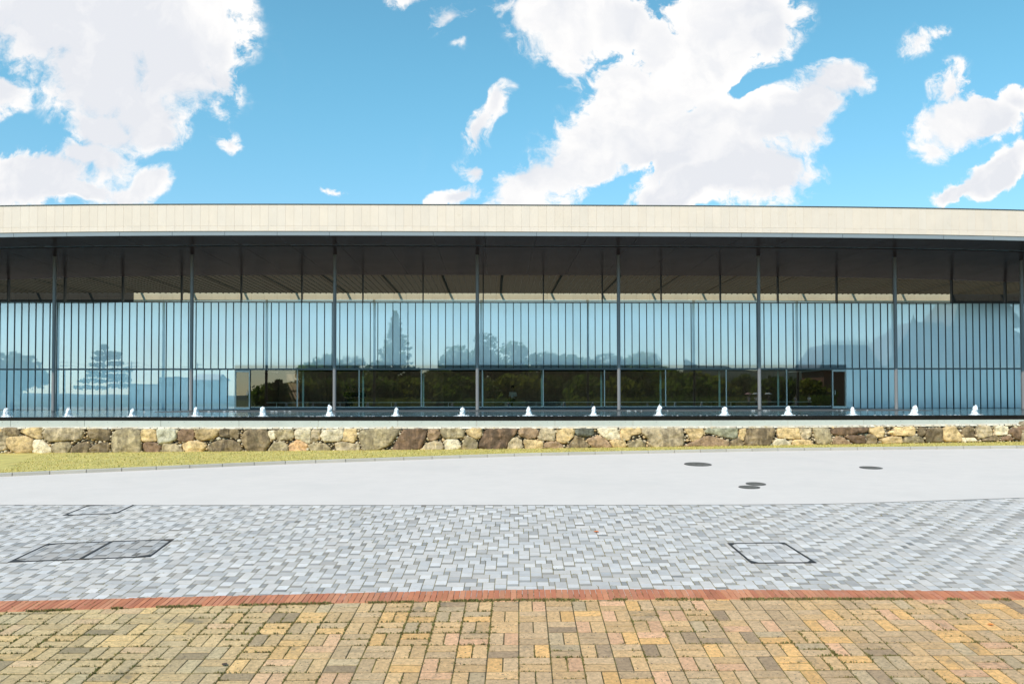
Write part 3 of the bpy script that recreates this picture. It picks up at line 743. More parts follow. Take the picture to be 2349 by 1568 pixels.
# small packing stones between the boulders, mortar bed behind
def inpoly(p, q):
    r = False
    for i in range(len(q)):
        a, b = q[i], q[i-1]
        if (a[1] > p[1]) != (b[1] > p[1]) and p[0] < (b[0]-a[0])*(p[1]-a[1])/(b[1]-a[1]) + a[0]: r = not r
    return r
fill = MB(); placed = []
for _ in range(14000):
    x = rnd.uniform(-16.6, 17.4); z0, z1 = float(np.interp(x, wbx, wbz)), top_z(x) - .02; z = rnd.uniform(z0, z1)
    near = [q for q in all_polys if min(p[0] for p in q) - .2 < x < max(p[0] for p in q) + .2]
    if any(inpoly((x, z), q) for q in near): continue
    d = min((math.hypot(x-p[0], z-p[1]) for q in near for p in q), default=.1)
    r = rnd.uniform(.022, .075)
    if any(abs(x-a) < (r+b_)*.8 and abs(z-c) < (r+b_)*.8 for a, c, b_ in placed[-1500:]): continue
    placed.append((x, z, r))
    n = rnd.randrange(5, 8); ph = rnd.random()*6
    pl = [(x + r*rnd.uniform(.75, 1.3)*math.cos(ph - 6.283*i/n), z + r*rnd.uniform(.7, 1.1)*math.sin(ph - 6.283*i/n)) for i in range(n)]
    # a simple faceted pebble
    c = rnd.choice([(.58,.46,.29),(.48,.39,.26),(.66,.56,.41),(.36,.29,.20),(.60,.43,.24)]); dpt = rnd.uniform(.02, .075)
    m = len(pl); ys = WY + .05
    vs = [(a, ys, b) for a, b in pl] + [(x+(a-x)*.85, ys - .045 - dpt, z+(b-z)*.85) for a, b in pl] + [(x+(a-x)*.45, ys - .07 - dpt, z+(b-z)*.45) for a, b in pl]
    fill.add(vs, [(i, (i+1)%m, m+(i+1)%m, m+i) for i in range(m)] + [(m+i, m+(i+1)%m, 2*m+(i+1)%m, 2*m+i) for i in range(m)] + [tuple(range(2*m, 3*m))], c)
fo = fill.build('packing_stones', pm('packing_stone', (.5,.4,.3), .9, .25, 14, .6, 40, attr=True), wall_root); fo['kind'] = 'stuff'
mb = MB(); vs = []
xs = np.linspace(-30, 32, 160)
CYW = 25.5                                  # concrete ledge face
for x in xs:
    zb, zt = float(np.interp(x, wbx, wbz)) - .3, top_z(x)
    vs += [(x, WY + .06, zb), (x, WY + .06, zt - .015), (x, WY + .02, zt + .0), (x, CYW + .05, zt + .012)]
mb.add(vs, [(4*i, 4*i+4, 4*i+5, 4*i+1) for i in range(159)], m=0)
mb.add(vs, [f for i in range(159) for f in ((4*i+1, 4*i+5, 4*i+6, 4*i+2), (4*i+2, 4*i+6, 4*i+7, 4*i+3))], m=1)
mb.build('mortar_bed', [m_mortar, m_cap], wall_root)
mb = MB()                                    # crumbly pale cap stones along the top edge
x = -17
while x < 18:
    w = rnd.uniform(.05, .22); zt = top_z(x); c = rnd.choice([(.70,.60,.45),(.76,.68,.55),(.60,.50,.37)])
    h = rnd.uniform(.006, .028); d = rnd.uniform(.03, .11)
    mb.add([(x, WY - d, zt - .02), (x+w, WY - d, zt - .02), (x+w*.95, WY - d*.7, zt + h), (x+w*.05, WY - d*.7, zt + h), (x+w*.9, WY + .3, zt + h*.8), (x+w*.1, WY + .3, zt + h*.8)],
           [(0,1,2,3), (3,2,4,5)], c); x += w*rnd.uniform(.9, 1.1)
mb.build('cap_stones', pm('cap_stone', (.7,.6,.5), .9, .2, 12, .5, 50, attr=True), wall_root)

# ------------------------------------------------------------------ concrete ledge, granite lip, pool
ZW = E(-.545)                               # water level
ledge_top = [(-900,966.5),(0,964.2),(1174,964.7),(2348,961.7),(3300,958.5)]
lt = poly(ledge_top, 60, lambda a, b: at_Y(a, b, CYW)); ltx = np.array([p.x for p in lt]); ltz = np.array([p.z for p in lt])
cw = thing('concrete_wall', 'pale concrete ledge wall with vertical joints under the black pool lip', 'wall', (0, CYW, top_z(0)))
jx = [39.5,317,603,896,1193.7,1491,1787,2081,2374,2666,2955,3239,3514,3780]
JX = [at_Y(x/S, 970, CYW).x for x in jx]
step = 2.5
while JX[0] > -30: JX.insert(0, JX[0]-step)
while JX[-1] < 32: JX.append(JX[-1]+step)
for a, b in zip(JX[:-1], JX[1:]):
    mb = MB(); f = rnd.uniform(.95, 1.04); za, zb = float(np.interp(a, ltx, ltz)), float(np.interp(b, ltx, ltz)); g = .007
    c = (.485*f, .50*f, .445*f)
    mb.add([(a+g,CYW,E(-1.2)),(b-g,CYW,E(-1.2)),(b-g,CYW,zb),(a+g,CYW,za),(a+g,CYW+.3,za),(b-g,CYW+.3,zb),(a+g,CYW+.3,E(-1.2)),(b-g,CYW+.3,E(-1.2))],
           [(0,1,2,3),(3,2,5,4),(0,3,4,6),(1,7,5,2)], c, 0)
    for k in range(5):
        x = a + (b-a)*(k+.5)/5; zc = (za+zb)/2 - .045
        mb.add([(x + .009*math.cos(i*.785), CYW-.0015, zc + .009*math.sin(i*.785)) for i in range(8)], [tuple(range(8))], (1,1,.99), 1)
    mb.build('panel', [m_concrete, m_hole], cw)
mb = MB(); mb.box(-30, 32, CYW+.015, CYW+.25, E(-1.2), E(-.70), (1,1,.99)); mb.build('joint_filler', m_backing, cw)
gl = thing('pool_lip', 'wet black granite lip along the front of the reflecting pool', 'pool edge', (0, CYW+.03, E(-.7)))
GX = np.arange(-30, 32.1, .92)
mb = MB()
for a, b in zip(GX[:-1], GX[1:]):
    za, zb = float(np.interp(a, ltx, ltz)) + .002, float(np.interp(b, ltx, ltz)) + .002
    y0 = CYW + .03; top = ZW + .004
    mb.add([(a+.002,y0,za),(b-.002,y0,zb),(b-.002,y0,top-.012),(a+.002,y0,top-.012),(a+.002,y0+.02,top),(b-.002,y0+.02,top),(a+.002,y0+.24,top-.006),(b-.002,y0+.24,top-.006)],
           [(0,1,2,3),(3,2,5,4),(4,5,7,6)])
mb.build('granite_face', m_granite, gl)
mb = MB(); mb.box(-30, 32, CYW+.045, CYW+.26, E(-.72), ZW-.02); mb.build('core', m_black, gl)
mb = MB(); mb.quad((-60, CYW+.20, ZW), (60, CYW+.20, ZW), (60, 44.3, ZW), (-60, 44.3, ZW)); tag(mb.build('pool_water', m_water), kind='structure')
mb = MB(); mb.quad((-60, CYW+.20, ZW-.3), (60, CYW+.20, ZW-.3), (60, 44.3, ZW-.3), (-60, 44.3, ZW-.3)); tag(mb.build('pool_floor', m_black), kind='structure')
tx0, tx1 = at_Y(365, 943, 36).x, at_Y(2127, 943, 36).x
mb = MB(); mb.box(tx0, tx1, 35.6, 43.9, ZW-.3, E(-.525)); mb.box(tx0, tx1, 35.5, 35.6, ZW-.3, E(-.53)); tag(mb.build('terrace', m_terrace), kind='structure')
# glints of splashed water along the lip and the terrace edge
words = ['first','second','third','fourth','fifth','sixth','seventh','eighth','ninth','tenth','eleventh','twelfth','thirteenth','fourteenth','fifteenth','sixteenth']
def jet(x, y, h, w, label, seed):
    t = thing('fountain_jet', label, 'fountain jet', (x, y, ZW), 'fountain jets along the pool'); r = random.Random(seed)
    mb = MB(); n = 22; m = 26; vs = []; fs = []
    lx, ly = r.uniform(-.02, .02), r.uniform(-.02, .02)
    for i in range(m):
        q = i/(m-1); rad = w*(.40*(1-q)**5 + .86 - .20*q)*(1 if q < .74 else math.sqrt(max(.001, 1-((q-.74)/.262)**2)))
        for k in range(n):
            a = 6.2832*k/n; d = 1 + .30*mnoise.noise((math.cos(a)*1.5 + seed, math.sin(a)*1.5, q*2)) + .42*mnoise.noise((math.cos(a)*4 + seed, math.sin(a)*4, q*4)) + .22*mnoise.noise((math.cos(a)*9, math.sin(a)*9 + seed, q*16))
            zz = h*q*(1 + .42*mnoise.noise((math.cos(a)*3.2 + seed, math.sin(a)*3.2, seed))*q*q)
            vs.append((x + lx*q + rad*d*math.cos(a), y + ly*q + rad*d*math.sin(a), ZW + zz))
    for i in range(m-1):
        for k in range(n): fs.append((i*n+k, i*n+(k+1)%n, (i+1)*n+(k+1)%n, (i+1)*n+k))
    fs.append(tuple((m-1)*n+k for k in range(n))); mb.add(vs, fs); mb.build('water_column', m_foam, t, smooth=True)
    mb = MB()
    for _ in range(70):
        a = r.uniform(0, 6.283); d = abs(r.gauss(w*1.0, w*.9)); s_ = r.uniform(.003, .011); hz = abs(r.gauss(0, .35))*max(0, h*.9 - d)*.6
        px, py, pz = x + d*math.cos(a), y + .7*d*math.sin(a), ZW + hz + .002
        mb.add([(px-s_*1.6,py,pz),(px,py-s_,pz),(px+s_*1.6,py,pz),(px,py+s_,pz),(px,py,pz+s_),(px,py,pz-s_)], [(0,1,4),(1,2,4),(2,3,4),(3,0,4),(1,0,5),(2,1,5),(3,2,5),(0,3,5)])
    for _ in range(26):                      # low sheets of foam round the foot
        a = r.uniform(0, 6.283); d = r.uniform(.7, 1.7)*w; l = r.uniform(.02, .06); px, py = x + d*math.cos(a), y + .8*d*math.sin(a)
        mb.add([(px-l,py,ZW+.003),(px,py-.012,ZW+.004),(px+l,py,ZW+.003),(px,py+.012,ZW+.004),(px,py,ZW+.012)], [(0,1,4),(1,2,4),(2,3,4),(3,0,4)])
    mb.build('splash', m_foam, t)['kind'] = 'stuff'
jets = [(14,.24,.10),(157,.25,.10),(303,.22,.085),(450,.25,.10),(603,.27,.10),(756,.30,.095),(908,.23,.085),(1060,.25,.10),(1212,.245,.10),(1361,.25,.085),(1511,.285,.10),(1662,.25,.12),(1808,.245,.115),(1956,.23,.095),(2096,.26,.125),(2235,.25,.11)]
colP = [124,439.5,767.4,1094.6,1418.6,1740.2,2053.2,2344]
for i, (px, h, w) in enumerate(jets):
    p = on_Z(px, 952.6, ZW); p.y = 26.35; p = Vector((at_Y(px, 952.6, 26.35).x, 26.35, ZW))
    nc = min(range(8), key=lambda k: abs(colP[k]-px)); side = 'just left of' if px < colP[nc] - 12 else ('just right of' if px > colP[nc] + 12 else 'right in front of')
    if abs(colP[nc]-px) > 70: side = side.replace('just', 'well')
    jet(p.x, p.y, h*1.08, w*.98, f'{words[i]} white fountain jet from the left, {side} the {words[nc]} column', i*5.3 + 1)
mb = MB()                                    # white flakes: spilled drops on the lip, painted glints at the terrace edge
for _ in range(420):
    x = rnd.uniform(-17, 18); y = rnd.choice((CYW + .10, CYW + .06, 35.52)) ; s_ = rnd.uniform(.006, .02)
    if mnoise.noise((x*.6, y, 2)) < .05: continue
    z = ZW + .006 if y < 30 else E(-.53) + .002
    k = 1 if y < 30 else 1.8
    mb.add([(x-s_*2.2*k,y,z),(x,y-.012,z),(x+s_*2.2*k,y,z),(x,y+.012,z),(x,y,z+.010*k)], [(0,1,4),(1,2,4),(2,3,4),(3,0,4)])
tag(mb.build('drops_and_glints', m_foam), 'white splashes of water along the black pool lip and painted white glints at the terrace edge', 'splashes', kind='stuff')

# ------------------------------------------------------------------ the museum building
GY = 44.0; FY = 33.4
bld = thing('museum_building', 'long low museum with cream stone roof band, slim columns and pale glass front', 'building', (0, GY, E(-.55)))
XL, XR = -44.0, 46.0
XC = .78
def dz(x): return -.128*min(abs((x - XC)/21.5), 1.3)**3.5
zt, zb, zs = E(8.17), E(7.05), E(6.86)
pw = .353; mb = MB(); nx = int((XR-XL)/pw)
def fpanel(mb, x0, x1, z0, z1, c):
    g = .0014; b = .003; y0 = FY
    a = [(x0+g, z0+g), (x1-g, z0+g), (x1-g, z1-g), (x0+g, z1-g)]; i_ = [(x0+g+b, z0+g+b), (x1-g-b, z0+g+b), (x1-g-b, z1-g-b), (x0+g+b, z1-g-b)]
    vs = [(x, y0+.025, z+dz(x)) for x, z in a] + [(x, y0+.003, z+dz(x)) for x, z in a] + [(x, y0, z+dz(x)) for x, z in i_]
    mb.add(vs, [(8,9,10,11)] + [(i, (i+1)%4, 4+(i+1)%4, 4+i) for i in range(4)] + [(4+i, 4+(i+1)%4, 8+(i+1)%4, 8+i) for i in range(4)], c)
zj = E((915-518)*33.4/F)
for i in range(nx):
    x0 = XL + i*pw; x1 = x0 + pw
    for z0, z1 in ((zb, zj), (zj, zt)):
        f = rnd.uniform(.975, 1.02); w = rnd.uniform(-.007, .007); fpanel(mb, x0, x1, z0, z1, ((.82+w)*f, .675*f, (.555-w)*f))
mb.build('roof_fascia', m_fascia, bld)
mb = MB()
for i in range(60):
    a, b = XL + (XR-XL)*i/60, XL + (XR-XL)*(i+1)/60
    for y0, y1, z0, z1 in ((FY+.02, FY+.12, zb-.02, zt-.01),):
        mb.add([(a,y0,z0+dz(a)),(b,y0,z0+dz(b)),(b,y0,z1+dz(b)),(a,y0,z1+dz(a)),(a,y1,z1+dz(a)),(b,y1,z1+dz(b)),(a,y1,z0+dz(a)),(b,y1,z0+dz(b))], [(0,1,2,3),(3,2,5,4),(6,7,1,0)])
mb.build('fascia_backing', m_backing, bld)
mb = MB()
for i in range(60):
    a, b = XL + (XR-XL)*i/60, XL + (XR-XL)*(i+1)/60
    q = [(FY-.03, zt), (FY-.03, zt+.022), (FY+.4, zt+.026)]
    mb.add([(x, y, z+dz(x)) for x in (a, b) for y, z in q], [(0,3,4,1),(1,4,5,2)])
mb.build('coping', m_coping, bld)
mb = MB(); tw = 2.17; n = int((XR-XL)/tw)+1
off = at_Y(1112, 536, FY).x
i0 = int((XL-off)/tw)
tx = [off + tw*k for k in range(i0, i0+n+1)]
for a, b in zip(tx[:-1], tx[1:]):
    g = .006; m_ = 4
    for k in range(m_):
        A, B2 = a+g+(b-a-2*g)*k/m_, a+g+(b-a-2*g)*(k+1)/m_
        mb.add([(x, y, z+dz(x)) for x in (A, B2) for y, z in ((FY-.045, zs), (FY-.045, zb-.045), (FY+.02, zb-.04), (FY+.02, zs))], [(0,4,5,1),(1,5,6,2),(3,7,4,0)])
mb.build('eave_trim', m_trim, bld)
def soffit(name, y0, y1, z, mat, gap, xsplit=tx):
    mb = MB()
    for a, b in zip(xsplit[:-1], xsplit[1:]):
        for k in range(4):
            A, B2 = a+(b-a)*k/4 + (gap if k == 0 else 0), a+(b-a)*(k+1)/4 - (gap if k == 3 else 0)
            vs = [(A, y0, z+dz(A)), (B2, y0, z+dz(B2)), (B2, y1, z+dz(B2)), (A, y1, z+dz(A))]
            vs += [(x, y, q+.02) for x, y, q in vs]
            fs = [(0,3,2,1), (0,1,5,4), (2,3,7,6)] + ([(3,0,4,7)] if k == 0 else []) + ([(1,2,6,5)] if k == 3 else [])
            mb.add(vs, fs)
    return mb.build(name, mat, bld)
soffit('front_soffit', FY+.03, 35.42, zs, m_soffit, .006)
soffit('soffit_strip', 35.44, 35.80, zs+.03, m_soffit_strip, .003)
soffit('soffit', 35.82, GY, zs+.004, m_soffit, .004)
mb = MB(); mb.box(XL, XR, FY+.13, 43.0, E(7.02), E(7.9)); mb.box(XL, XR, 43.0, 44.35, E(7.02), E(7.2)); mb.box(XL, XR, 52.75, 62, E(7.0), E(7.9))
mb.build('roof_slab', m_coping, bld)
sl0, sl1 = at_Y(300, 680, 52.7).x, at_Y(2175, 680, 52.7).x
mb = MB()
for x in np.arange(-40, 42, 3.37): mb.box(x-.06, x+.06, 44.36, 52.7, E(7.06), E(7.15))
mb.build('skylight_beams', pm('beam_paint', (.10,.07,.033), .7, .08, .8), bld)
m_baffle = pm('baffle_paint', (.045,.031,.015), .7, .08, .8)
mb = MB()
for y in np.arange(44.6, 52.4, .48): mb.box(XL, XR, y, y+.02, E(6.96), E(7.05))
mb.build('added_baffles', m_baffle, bld)  # added baffles hide a roof opening widened to let sun behind the frosted glass
# columns
for i, px in enumerate(colP + [2640, -200]):
    x = at_Y(px, 760, 37.8).x; r = .082
    mb = MB(); mb.lathe([(r, E(-.62)), (r, E(6.9)+dz(x)-.01)], x, 37.8, 0, 28)
    mb.build('column', m_column, bld, smooth=False)
    bld.children[-1].data.polygons.foreach_set('use_smooth', [len(p.vertices) == 4 for p in bld.children[-1].data.polygons])
    mb = MB(); mb.lathe([(r+.02, 0), (r+.02, .012), (r+.002, .013)], x, 37.8, E(-.524), 28); mb.build('base_plate', m_mullion, bld.children[-1] if False else bld)
# clerestory, glass screens
mullP = [18.5,148,281,416,553,692,832,970,1108,1246,1381,1516,1652,1784,1919,2051,2183,2306]
MX = [at_Y(p, 660, GY).x for p in mullP]
sp = (MX[-1]-MX[0])/(len(MX)-1)
MX = [MX[0]-sp*k for k in (3,2,1)] + MX + [MX[-1]+sp*k for k in (1,2,3)]
z_sill, z_mid, z_top, z_sof = E(-.42), E(1.66), E(5.33), E(6.875)
dl0, dl1 = at_Y(539.5, 890, GY).x, at_Y(574.5, 890, GY).x
dr0, dr1 = at_Y(1906.5, 890, GY).x, at_Y(1940, 890, GY).x
lobP = [682,823.6,966,1106,1245.6,1386,1526,1665,1803.5]
LX = [at_Y(p, 890, GY).x for p in lobP]
for a, b in zip(MX[:-1], MX[1:]):
    w = (b-a)/8
    # clerestory pane
    mb = MB(); zq = z_sof+dz((a+b)/2) - .02; mb.quad((a+.03,GY,z_top+.05), (b-.03,GY,z_top+.05), (b-.03,GY,zq), (a+.03,GY,zq)); cp = mb.build('clerestory_window', m_clear, bld)
    mb = MB(); mb.box(a-.03, a+.03, GY-.04, GY+.16, z_top+.035, z_sof+dz(a)-.003); mb.build('window_frame', m_mullion, cp)
    # frosted screen, upper tier
    mb = MB()
    for k in range(8): x0, x1 = a+k*w+.02, a+(k+1)*w-.02; j = [GY + rnd.uniform(-.0006, .0006) for _ in range(3)]; mb.quad((x0,j[0],z_mid+.05), (x1,j[1],z_mid+.05), (x1,j[1]+j[2]-GY,z_top-.01), (x0,j[0]+j[2]-GY,z_top-.01))
    gs = mb.build('glass_screen', m_frost, bld)
    mb = MB()
    for k in range(8): mb.box(a+k*w-.021, a+k*w+.021, GY-.035, GY+.03, z_mid+.05, z_top-.012)
    mb.box(a, b, GY-.04, GY+.05, z_top-.012, z_top+.035)
    mb.build('mullion_frame', m_mullion, gs)
    mb = MB(); mb.box(a, b, GY-.035, GY+.05, z_mid-.04, z_mid+.05); mb.build('transom', m_rail, gs)
    # lower tier at both ends
    segs = []
    if a < dl0: segs.append((a, min(b, dl0)))
    if b > dr1: segs.append((max(a, dr1), b))
    for s0, s1 in segs:
        n = max(1, round((s1-s0)/w)); ww = (s1-s0)/n
        mb = MB()
        for k in range(n): x0, x1 = s0+k*ww+.02, s0+(k+1)*ww-.02; j = [GY + rnd.uniform(-.0006, .0006) for _ in range(3)]; mb.quad((x0,j[0],E(-.55)), (x1,j[1],E(-.55)), (x1,j[1]+j[2]-GY,z_mid-.04), (x0,j[0]+j[2]-GY,z_mid-.04))
        ls = mb.build('lower_glass_screen', m_frost_low, bld)
        mb = MB()
        for k in range(n+1): mb.box(s0+k*ww-.021, s0+k*ww+.021, GY-.035, GY+.03, E(-.56), z_mid-.042)
        mb.box(s0+.026, s1-.026, GY-.06, GY+.05, E(-.62), E(-.55)); mb.build('mullion_frame', m_mullion, ls)
edges = [dl1] + LX + [dr0]
for a, b in zip(edges[:-1], edges[1:]):
    mb = MB(); j = [GY + rnd.uniform(-.003, .003) for _ in range(2)]; mb.quad((a+.02,j[0],z_sill+.01), (b-.02,j[1],z_sill+.01), (b-.02,j[1],z_mid-.04), (a+.02,j[0],z_mid-.04)); lw = mb.build('lobby_window', m_clear, bld)
    mb = MB()
    if a != dl1: mb.box(a-.022, a+.022, GY-.05, GY+.04, z_sill, z_mid-.042)
    mb.box(a+.03, b-.03, GY-.03, GY+.05, z_sill-.02, z_sill+.01)
    mb.build('window_frame', m_alu, lw)
    if a != dl1:
        mb = MB(); mb.box(a-.05, a+.05, GY+1.30, GY+1.34, z_sill, z_mid-.06); mb.box(a-.006, a+.006, GY+.06, GY+1.37, z_sill, z_mid-.06) if False else None
        mb.build('glass_fin', m_fin, lw)
mb = MB(); mb.box(dl1-.6, dr0+.6, GY-.02, GY+.12, E(-.60), z_sill-.022); mb.build('window_sill', m_mullion, bld)
for (a, b, hx, lab) in ((dl0, dl1, dl1-.14, 'narrow aluminium framed glass door on the left'), (dr0, dr1, dr0+.14, 'narrow aluminium framed glass door on the right')):
    mb = MB(); y0, y1 = GY-.10, GY-.03; fw = .065; z0, z1 = E(-.53), E(1.60)
    mb.box(a+.01, a+fw, y0, y1, z0, z1); mb.box(b-fw, b-.01, y0, y1, z0, z1); mb.box(a+fw, b-fw, y0, y1, z1-.09, z1); mb.box(a+fw, b-fw, y0, y1, z0, z0+.11)
    dr = mb.build('door', m_alu, bld); dr['label'] = lab
    mb = MB(); mb.quad((a+fw,GY-.065,z0+.11), (b-fw,GY-.065,z0+.11), (b-fw,GY-.065,z1-.09), (a+fw,GY-.065,z1-.09)); mb.build('pane', m_clear, dr)
    mb = MB(); mb.tube([(hx, y0-.005, E(.22)), (hx, y0-.05, E(.22)), (hx, y0-.05, E(.46)), (hx, y0-.005, E(.46))], [.013]*4, 8); mb.build('handle', m_alu, dr)
    mb = MB(); mb.box(a-.0, b+.0, GY-.02, GY+.10, E(1.605), z_mid-.042); mb.build('door_head', m_rail, dr)
# interior
LBx0, LBx1 = dl0 + .02, dr1 - .02
mb = MB(); mb.box(XL, XR, GY+.13, 52.7, E(-.75), E(-.56)); mb.build('lobby_floor', m_floor, bld)
mb = MB()
for i in range(int((XR-XL)/1.1)):
    x = XL + i*1.1
    if x < LBx0 - 1.1 or x > LBx1: continue
    f = rnd.uniform(.75, 1.2); mb.box(x+.004, x+1.096, 52.70, 52.75, E(-.56), E(1.9), (.21*f,.165*f,.12*f))
mb.build('lobby_back_wall', m_wood, bld)
mb = MB()
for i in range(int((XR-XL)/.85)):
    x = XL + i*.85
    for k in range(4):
        f = rnd.uniform(.95, 1.05); dk = k == 3 and not (sl0 < x + .4 < sl1)  # end tops coloured dark to stand in for shade beyond the skylit stretch
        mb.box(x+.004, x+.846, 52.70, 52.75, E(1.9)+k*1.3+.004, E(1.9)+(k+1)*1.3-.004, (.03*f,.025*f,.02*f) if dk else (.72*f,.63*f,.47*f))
    if not (LBx0 - .85 < x < LBx1): mb.box(x+.004, x+.846, 52.70, 52.75, E(-.5), E(1.896), (.72,.66,.55))
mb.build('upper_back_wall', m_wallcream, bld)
mb = MB(); mb.box(XL, XR, 52.76, 52.9, E(-.7), E(7.0)); mb.build('rear_wall', m_backing, bld)
LB0, LB1 = dl0 + .02, dr1 - .02
mb = MB(); mb.box(LB0, LB1, GY+.2, 50.45, E(1.75), E(1.85)); mb.build('lobby_ceiling', m_black, bld)  # unseen slab added to keep the lobby dark, open at the back for light
m_bounce = pm('bounce_white', (.86,.87,.88), .8, .02)  # white of the unseen surfaces behind the frosted glass, added to bounce sun
mb = MB(); mb.box(LB0, LB1, GY+.2, 50.45, E(1.855), E(1.9)); mb.box(XL, LB0-.1, GY+.2, 52.69, E(-.55), E(-.50)); mb.box(LB1+.1, XR, GY+.2, 52.69, E(-.55), E(-.50)); mb.build('bounce_floor', m_bounce, bld)  # added white floors, unseen, that throw sunlight on to the frosted glass
mb = MB()
for x0, x1, zz, y0, y1, z1 in ((LB0, LB1, E(1.905), 48.45, 50.3, E(5.5)), (XL, LB0-.1, E(-.495), 50.35, 52.6, E(5.4)), (LB1+.1, XR, E(-.495), 50.35, 52.6, E(5.4))):
    mb.add([(x0,y0,zz),(x1,y0,zz),(x1,y1,z1),(x0,y1,z1),(x0,y1+.08,zz),(x1,y1+.08,zz),(x1,y1+.08,z1),(x0,y1+.08,z1)], [(0,1,2,3),(3,2,6,7),(5,4,7,6),(1,5,6,2),(4,0,3,7)])
mb.build('added_reflector', m_bounce, bld)  # added sloped reflector, unseen, brightens the frosted glass from behind
mb = MB(); mb.box(LB0-.1, LB0, GY+.14, 52.69, E(-.55), E(1.9)); mb.box(LB1, LB1+.1, GY+.14, 52.69, E(-.55), E(1.9)); mb.build('partition', m_bounce, bld)
mb = MB(); mb.box(LB0+.003, LB0+.03, GY+.15, 52.65, E(-.55), E(1.74)); mb.box(LB1-.03, LB1-.003, GY+.15, 52.65, E(-.55), E(1.74)); mb.build('side_panelling', pm('side_wood', (.10,.08,.06), .6, .2, 1.2), bld)
mb = MB()
for x in np.arange(-32, 34, .37): mb.box(x-.012, x+.012, 44.4, 52.2, E(6.90), E(6.945))
so_ = mb.build('ceiling_slats', m_ceil, bld)
mb = MB()
for x in (XL, XR-.2): mb.box(x, x+.2, GY-.1, 62, E(-.7), E(6.9))
mb.build('end_wall', m_backing, bld)
# glass balustrade inside the lobby
gb = thing('balustrade', 'low glass balustrade with thin steel rail behind the lobby windows', 'railing', (8, 46.3, E(-.56)))
mb = MB(); mb.box(dl1+.2, dr0-.2, 46.28, 46.32, E(-.19), E(-.16)); mb.build('rail', m_alu, gb)
for x in np.arange(dl1+.8, dr0-.5, 3.3):
    mb = MB(); mb.box(x-.012, x+.012, 46.288, 46.312, E(-.56), E(-.19)); mb.build('post', m_alu, gb)
def bench(x0, x1, y, lab):
    t = thing('bench', lab, 'bench', ((x0+x1)/2, y, E(-.56)), 'benches in the museum lobby')
    z = E(-.56); mb = MB(); mb.box(x0, x1, y-.22, y+.22, z+.36, z+.43); mb.build('seat', m_wood2, t)
    for x in (x0+.2, x1-.3): mb = MB(); mb.box(x, x+.08, y-.18, y+.18, z, z+.358); mb.build('leg', m_wood2, t)
m_wood2 = pm('bench_wood', (.03,.026,.022), .4, .2, 3)
bx0 = at_Y(1150, 925, 49).x; bx1 = at_Y(1304, 925, 49).x
bench(bx0, bx1, 49, 'dark lobby bench with a seated woman in a white shirt')
b20 = at_Y(1628, 925, 49).x; b21 = at_Y(1692, 925, 49).x; bench(b20, b21, 49, 'short empty dark bench behind the lobby glass on the right')
b30 = at_Y(785, 925, 49).x; b31 = at_Y(838, 925, 49).x; bench(b30, b31, 49, 'lobby bench under the group of dark seated visitors on the left')
pl_ = thing('pale_block', 'low pale plinth behind the bench in the lobby', 'block', (at_Y(1230, 925, 50.2).x, 50.2, E(-.56)))  # low pale box with a grey top behind the bench
mb = MB(); x = world_loc(pl_).x; mb.box(x-1.9, x+1.6, 50.0, 50.5, E(-.56), E(-.22)); mb.build('body', pm('block_white', (.55,.57,.58), .6), pl_)
mb = MB(); mb.box(x-1.93, x+1.63, 49.97, 50.53, E(-.22), E(-.195)); mb.build('top', m_rail, pl_)

# ------------------------------------------------------------------ people
m_skin = pm('skin', (.50,.33,.25), .6, .05); m_hair = pm('hair', (.012,.010,.009), .5, .2); m_white = pm('white_cloth', (.88,.88,.85), .85, .06, 6)
m_dark = pm('dark_cloth', (.025,.025,.032), .85, .15, 6); m_grey = pm('grey_cloth', (.45,.43,.46), .85, .1, 6); m_pink = pm('pink_cloth', (.70,.38,.36), .85, .1, 6)
def skinned(name, chains, mat, parent, org):
    bm = bmesh.new(); sk = bm.verts.layers.skin.verify(); cache = {}
    first = True
    for ch in chains:
        prev = None
        for (p, r) in ch:
            key = tuple(round(c, 4) for c in p)
            v = cache.get(key)
            if v is None:
                v = bm.verts.new((p[0], p[1], p[2])); cache[key] = v
                rr = r if isinstance(r, tuple) else (r, r); v[sk].radius = rr; v[sk].use_root = first; first = False
            if prev is not None and prev is not v and bm.edges.get((prev, v)) is None: bm.edges.new((prev, v))
            prev = v
    me = bpy.data.meshes.new(name); bm.to_mesh(me); bm.free(); o = bpy.data.objects.new(name, me); COL.objects.link(o)
    o.modifiers.new('skin', 'SKIN'); s2 = o.modifiers.new('sub', 'SUBSURF'); s2.levels = 1; s2.render_levels = 1
    dg = bpy.context.evaluated_depsgraph_get(); me2 = bpy.data.meshes.new_from_object(o.evaluated_get(dg)); o.modifiers.clear(); o.data = me2
    me2.materials.clear(); me2.materials.append(mat); me2.polygons.foreach_set('use_smooth', [True]*len(me2.polygons)); o.parent = parent
    return o
